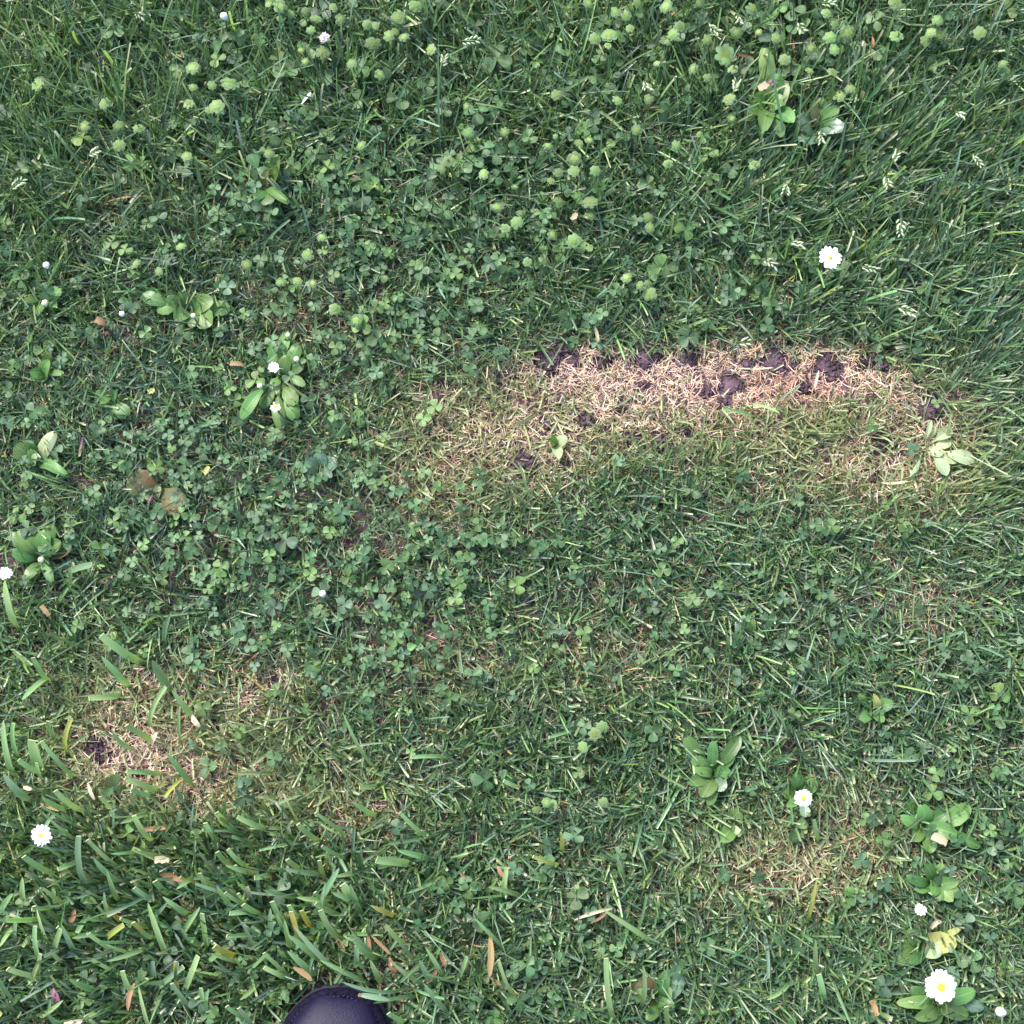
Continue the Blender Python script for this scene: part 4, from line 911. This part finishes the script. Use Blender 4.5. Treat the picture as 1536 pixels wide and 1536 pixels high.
# ------------------------------------------------------------------ dry scraps: from pixel, to pixel, width px, material, height mm, words
DRY = [(735, 1401, 734, 1466, 9, 'dry', 30, 'upright pale yellow dead blade'), (232, 1290, 254, 1289, 11, 'dry_pale', 24, 'square cream scrap of dry blade'), (235, 1311, 276, 1324, 8, 'dry_red', 22, 'red-brown dry strip with a pale end'),
       (203, 1246, 254, 1241, 7, 'dry_red', 14, 'long russet strip lying flat below the straw patch'), (104, 1388, 112, 1364, 8, 'dry_red', 18, 'brown curled scrap in dark grass'), (80, 1482, 88, 1510, 10, 'mauve', 18, 'mauve withered leaf scrap'),
       (192, 1516, 202, 1474, 7, 'dry', 24, 'orange-brown dry strip beside a green blade'), (96, 1534, 124, 1531, 9, 'dry_pale', 22, 'pinkish pale dry scrap'), (440, 1451, 468, 1471, 8, 'dry', 30, 'orange cut stub leaning towards the shoe'),
       (504, 1406, 517, 1428, 7, 'dry_red', 18, 'brown tip below a green blade'), (552, 1399, 556, 1434, 5, 'dry_red', 22, 'thin russet split blade'), (557, 1403, 586, 1432, 5, 'dry_red', 22, 'russet dry blade crossing another'),
       (584, 1436, 592, 1460, 9, 'dry_red', 16, 'brown flake beside the russet blades'), (62, 908, 74, 924, 8, 'dry', 18, 'tan leaf flake below the oval-leaved plantain'), (1307, 1500, 1316, 1524, 9, 'dry_red', 20, 'tan pointed leaf flake near the big daisy'),
       (746, 1299, 757, 1316, 6, 'dry_red', 22, 'pinkish dry strip in dark turf'), (689, 1309, 703, 1322, 4, 'dry', 20, 'thin orange dry blade'), (1398, 1253, 1420, 1266, 13, 'dry_pale', 22, 'cream crumpled scrap in the leafy weed'),
       (1138, 134, 1160, 124, 13, 'dry_pale', 30, 'withered cream flower head in the large plantain'), (1156, 128, 1164, 120, 6, 'mauve', 31, 'pink withered petal in the large plantain'), (858, 330, 866, 320, 9, 'dry_pale', 26, 'bright cream scrap among hop clover heads'),
       (892, 490, 898, 512, 5, 'dry_pale', 20, 'pale pointed blade above the bare strip'), (452, 156, 466, 138, 4, 'petal', 30, 'white dry blade in tall grass'), (605, 40, 632, 34, 5, 'dry_pale', 30, 'pale dry blade among hop clover heads'),
       (160, 303, 232, 296, 3, 'dry_red', 14, 'thin brown twig in the lawn'), (143, 480, 158, 486, 12, 'dry', 16, 'yellow withered leaf by the white bud'), (398, 262, 410, 256, 10, 'dry_red', 24, 'brown curled tip on the dark plantain'),
       (345, 545, 366, 548, 8, 'dry', 16, 'orange withered leaf beside the daisy tuft'), (1108, 552, 1160, 551, 3, 'dry_pale', 10, 'long whitish straw lying in the bare strip'), (1228, 556, 1222, 582, 4, 'dry_pale', 14, 'white bent straw over a bare spot'),
       (1322, 724, 1362, 722, 4, 'dry_pale', 12, 'whitish straw below the pale rosette'), (1410, 290, 1418, 286, 8, 'dry', 24, 'small round tan scrap in long grass'), (222, 588, 232, 584, 8, 'leaf_yel', 18, 'small bright yellow leaf in worn turf'),
       (306, 710, 314, 700, 8, 'leaf_yel', 22, 'small yellow leaf among clover'), (118, 680, 124, 655, 3, 'mauve', 22, 'purple grass stalk in worn turf'), (222, 756, 229, 742, 3, 'mauve', 18, 'purple stalk between the withered leaves'),
       (862, 1380, 920, 1362, 5, 'dry_pale', 20, 'pale split straw pointing at a clover'), (886, 1384, 912, 1366, 4, 'dry_red', 22, 'brown dry straw beside the pale split one'), (905, 1478, 918, 1520, 6, 'dry_pale', 26, 'bleached half of a green blade'),
       (735, 1466, 760, 1484, 5, 'dry', 14, 'bent dry foot of the upright yellow blade'), (660, 1430, 668, 1450, 7, 'dry_red', 18, 'folded russet flake in dark turf'), (640, 1475, 655, 1455, 7, 'dry_red', 16, 'russet dry strip beside the shoe'), (288, 1072, 300, 1090, 8, 'dry_pale', 14, 'grey withered curl at the straw patch'),
       (228, 1118, 236, 1098, 6, 'dry_pale', 14, 'white bent dead blade in the straw patch'), (132, 1175, 142, 1200, 5, 'dry_pale', 14, 'white dead blade beside the straw patch'), (60, 1205, 90, 1216, 6, 'dry', 12, 'forked tan straw beside broad blades'), (35, 1180, 48, 1184, 6, 'dry_pale', 18, 'pale stub by broad blades'),
       (1006, 22, 1012, 18, 5, 'dry', 28, 'tiny orange scrap by hop clover'), (1410, 1380, 1396, 1392, 8, 'dry_pale', 18, 'small cream scrap above the yellow leaf'), (1105, 80, 1132, 86, 5, 'dry_red', 24, 'pink dry stalk by the plantain leaf'), (1190, 60, 1192, 80, 4, 'dry_red', 20, 'rusty dry stalk in dark turf'),
       (1308, 55, 1310, 72, 4, 'dry_red', 22, 'rusty upright straw among grass'), (672, 258, 678, 266, 4, 'leaf_yel', 24, 'yellow stalk beneath a hop clover head')]
for i, (x0, y0, x1, y1, wd, mk, hm, lab) in enumerate(DRY):
    h = hm*MM; a = P(x0, y0, h*rnd.uniform(.75, 1)); b = P(x1, y1, h*rnd.uniform(.75, 1)); c = (a+b)/2
    t = thing('dry_scrap', (c.x, c.y, 0), lab, 'dry leaf', 'dry leaf scraps on the lawn')
    o = Vector((c.x, c.y, 0)); L = (b-a).length
    W = wd*PXM
    pf = 'chip' if L < W*2.6 else 'blade'
    V, F, Uu = leaf_geo(a-o, b-o, W, pf, arch=rnd.uniform(-.25, .35), fold=rnd.uniform(.2, .6), twist=rnd.uniform(-.5, .5), wav=.15, seed=i)
    obj('flake', mesh_np('flake', [tuple(v) for v in V], F, M[mk], uv=Uu), t)
    # the stub of stalk that holds it in the turf
    Vv, Ff = tube(bend(((b-o).x*.6, (b-o).y*.6-.003, -.004), (b-o)*.9+(a-o)*.1, (0, 0, 0), 4), [.0005]*4, 4)
    obj('stalk', mesh_py('stalk', Vv, Ff, M[mk]), t)

# ------------------------------------------------------------------ the shoe
def build_shoe():
    t = thing('shoe', (SHOE_TIP.x, SHOE_TIP.y, 0), 'dark blue-purple shoe with a rounded stitched toe standing on the grass', 'shoe', rz=SHOE_ANG)
    ds = np.array([0.0, .0015, .004, .008, .013, .020, .029, .04, .055, .075, .10, .13, .16, .19, .22, .25, .27, .282, .289, .292])
    l, r = shoe_hw(ds)
    def outline(inset):
        A = []; B = []
        c = np.array([.0, -.10])
        for d, a, b in zip(ds, l, r):
            A.append((-a, -d)); B.append((b, -d))
        pts = A+B[::-1][1:-1]
        out = []
        n_ = len(pts)
        for i, p in enumerate(pts):
            q0 = np.array(pts[i-1]); q1 = np.array(pts[(i+1) % n_]); tv = q1-q0
            nl = np.hypot(*tv)+1e-9; nv = np.array([tv[1], -tv[0]])/nl
            if np.dot(nv, c-np.array(p)) < 0: nv = -nv
            out.append(np.array(p)+nv*inset)
        return out
    def skin(levels, mat, name, cap=False, parent=t):
        V = []; F = []
        n_ = None
        for (ins, zf) in levels:
            o_ = outline(ins); n_ = len(o_)
            for p in o_: V.append((p[0], p[1], zf(-p[1])))
        for k in range(len(levels)-1):
            for i in range(n_): F.append((k*n_+i, k*n_+(i+1) % n_, (k+1)*n_+(i+1) % n_, (k+1)*n_+i))
        if cap: F.append(tuple(range((len(levels)-1)*n_, len(levels)*n_)))
        return obj(name, mesh_py(name, V, F, M[mat]), parent)
    sp = lambda d: .006*max(0, 1-d/.05)**2                   # toe spring
    sole = skin([(.004, lambda d: -.002+sp(d)), (.0008, lambda d: .002+sp(d)), (0, lambda d: .010+sp(d)), (.0004, lambda d: .017+sp(d)), (.0018, lambda d: .0195+sp(d)), (.012, lambda d: .0198+sp(d))], 'shoe_sole', 'sole')
    # raised rim that runs round the toe over the sole
    rim = skin([(.0010, lambda d: .018+sp(d)), (.0006, lambda d: .023+sp(d)), (.0016, lambda d: .0265+sp(d)), (.0040, lambda d: .0285+sp(d)), (.0068, lambda d: .0282+sp(d)), (.0078, lambda d: .0255+sp(d))], 'shoe_rim', 'toe_rim')
    # upper as a loft of cross sections
    st_d = np.array([.0062, .0075, .010, .014, .020, .028, .040, .056, .075, .095, .115])
    top = np.array([.0270, .0305, .0345, .0385, .0430, .0470, .0505, .0540, .0600, .0680, .0770])
    V = []; F = []; m_ = 17
    for d, z in zip(st_d, top):
        a, b = shoe_hw(d); a = max(a-.0062, .004); b = max(b-.0062, .004)
        for j in range(m_):
            q = math.pi*j/(m_-1); cx = math.cos(q); sx = math.sin(q)
            wx = (b if cx > 0 else a)*np.sign(cx)*abs(cx)**.72
            V.append((wx, -d, .022+sp(d)+(z-.022)*sx**.62))
    for i in range(len(st_d)-1):
        for j in range(m_-1): F.append((i*m_+j, (i+1)*m_+j, (i+1)*m_+j+1, i*m_+j+1))
    F.append(tuple(range(m_)))
    obj('toe_upper', mesh_py('toe_upper', V, F, M['shoe_upper']), t)
    # quarters and collar, open at the top
    qd = np.array([.108, .13, .16, .19, .22, .25, .272, .285])
    V = []; F = []; qz = [.074, .080, .084, .080, .078, .084, .088, .088]; m2 = 14
    for i, d in enumerate(qd):
        a, b = shoe_hw(d); a -= .004; b -= .004
        for j in range(m2):
            s = -1 if j < m2//2 else 1; k = j if j < m2//2 else m2-1-j
            f = k/(m2//2-1); W_ = a if s < 0 else b
            V.append((s*W_*(1-.38*f**1.6), -d, .020+(qz[i]-.020)*f))
    for i in range(len(qd)-1):
        for j in range(m2-1):
            if j == m2//2-1: continue
            F.append((i*m2+j, (i+1)*m2+j, (i+1)*m2+j+1, i*m2+j+1))
    e = (len(qd)-1)*m2
    for k in range(m2//2-1): F.append((e+k, e+m2-1-k, e+m2-2-k, e+k+1))
    q = obj('quarters', mesh_py('quarters', V, F, M['shoe_upper']), t)
    so = q.modifiers.new('thick', 'SOLIDIFY'); so.thickness = .003; so.offset = -1
    # tongue, insole, laces
    Vt, Ft, _ = leaf_geo((0, -.095, .066), (0, -.185, .100), .062, 'cut', arch=.05, fold=-.25, seed=2)
    tg = obj('tongue', mesh_py('tongue', Vt, Ft, M['shoe_rim']), t)
    so = tg.modifiers.new('thick', 'SOLIDIFY'); so.thickness = .004
    Vi, Fi, _ = leaf_geo((0, -.10, .030), (0, -.283, .030), .062, 'cut', arch=0, fold=.0, seed=3)
    obj('insole', mesh_py('insole', Vi, Fi, M['shoe_sole']), t)
    for k in range(4):
        d = .112+.018*k; z = .081+.0045*k
        Vv, Ff = tube(bend((-.028, -d, z-.004), (.028, -d-.008*(-1)**k, z-.004), (0, 0, .012), 8), [.0022]*8, 6)
        obj('lace', mesh_py('lace', Vv, Ff, M['shoe_lace']), t)
    # stitches round the rim
    o_ = outline(.0054); n_ = len(o_)
    P_ = [np.array([p[0], p[1]]) for p in o_]
    walk = []
    for i in range(n_):
        p, q_ = P_[i], P_[(i+1) % n_]; L = np.hypot(*(q_-p)); k = max(1, int(round(L/.0034)))
        for s in range(k): walk.append((p+(q_-p)*(s/k), p+(q_-p)*((s+.62)/k)))
    tm = None
    for (p, q_) in walk:
        if -p[1] > .13: continue
        z = .0288+sp(-p[1])
        mid = (p+q_)/2; dv = q_-p; L = np.hypot(*dv)
        if tm is None:
            Vv, Ff = tube([(0, -.5, -.06), (0, -.3, .22), (0, .3, .22), (0, .5, -.06)], [.14, .2, .2, .14], 5)
            tm = mesh_py('stitch', Vv, Ff, M['shoe_thread'])
        s = obj('stitch', tm, rim); s.matrix_local = Matrix.Translation((mid[0], mid[1], z)) @ Matrix.Rotation(math.atan2(dv[1], dv[0])-math.pi/2+.25, 4, 'Z') @ Matrix.Diagonal((.0022, max(L, .0015), .0022, 1))
    return t
shoe = build_shoe()
# a clipping fallen across the toe
a = P(538, 1492, .046); b = P(584, 1500, .040); c = (a+b)/2
t = thing('grass_clipping', c, 'loose green grass clipping with a brown tip lying across the shoe toe', 'grass clipping')
cb = leaf_obj('blade', b-c, a-c, 8*PXM, 'blade_b', t, 'blade', arch=.15, fold=.25, twist=.2)
tp = leaf_obj('brown_tip', (a-c)+(b-a)*.16+Vector((0, 0, .0006)), (a-c)+Vector((0, 0, .0004))-(b-a)*.02, 5.4*PXM, 'dry', cb, 'oval', arch=.05, fold=.25); tp['label'] = 'dry brown tip'
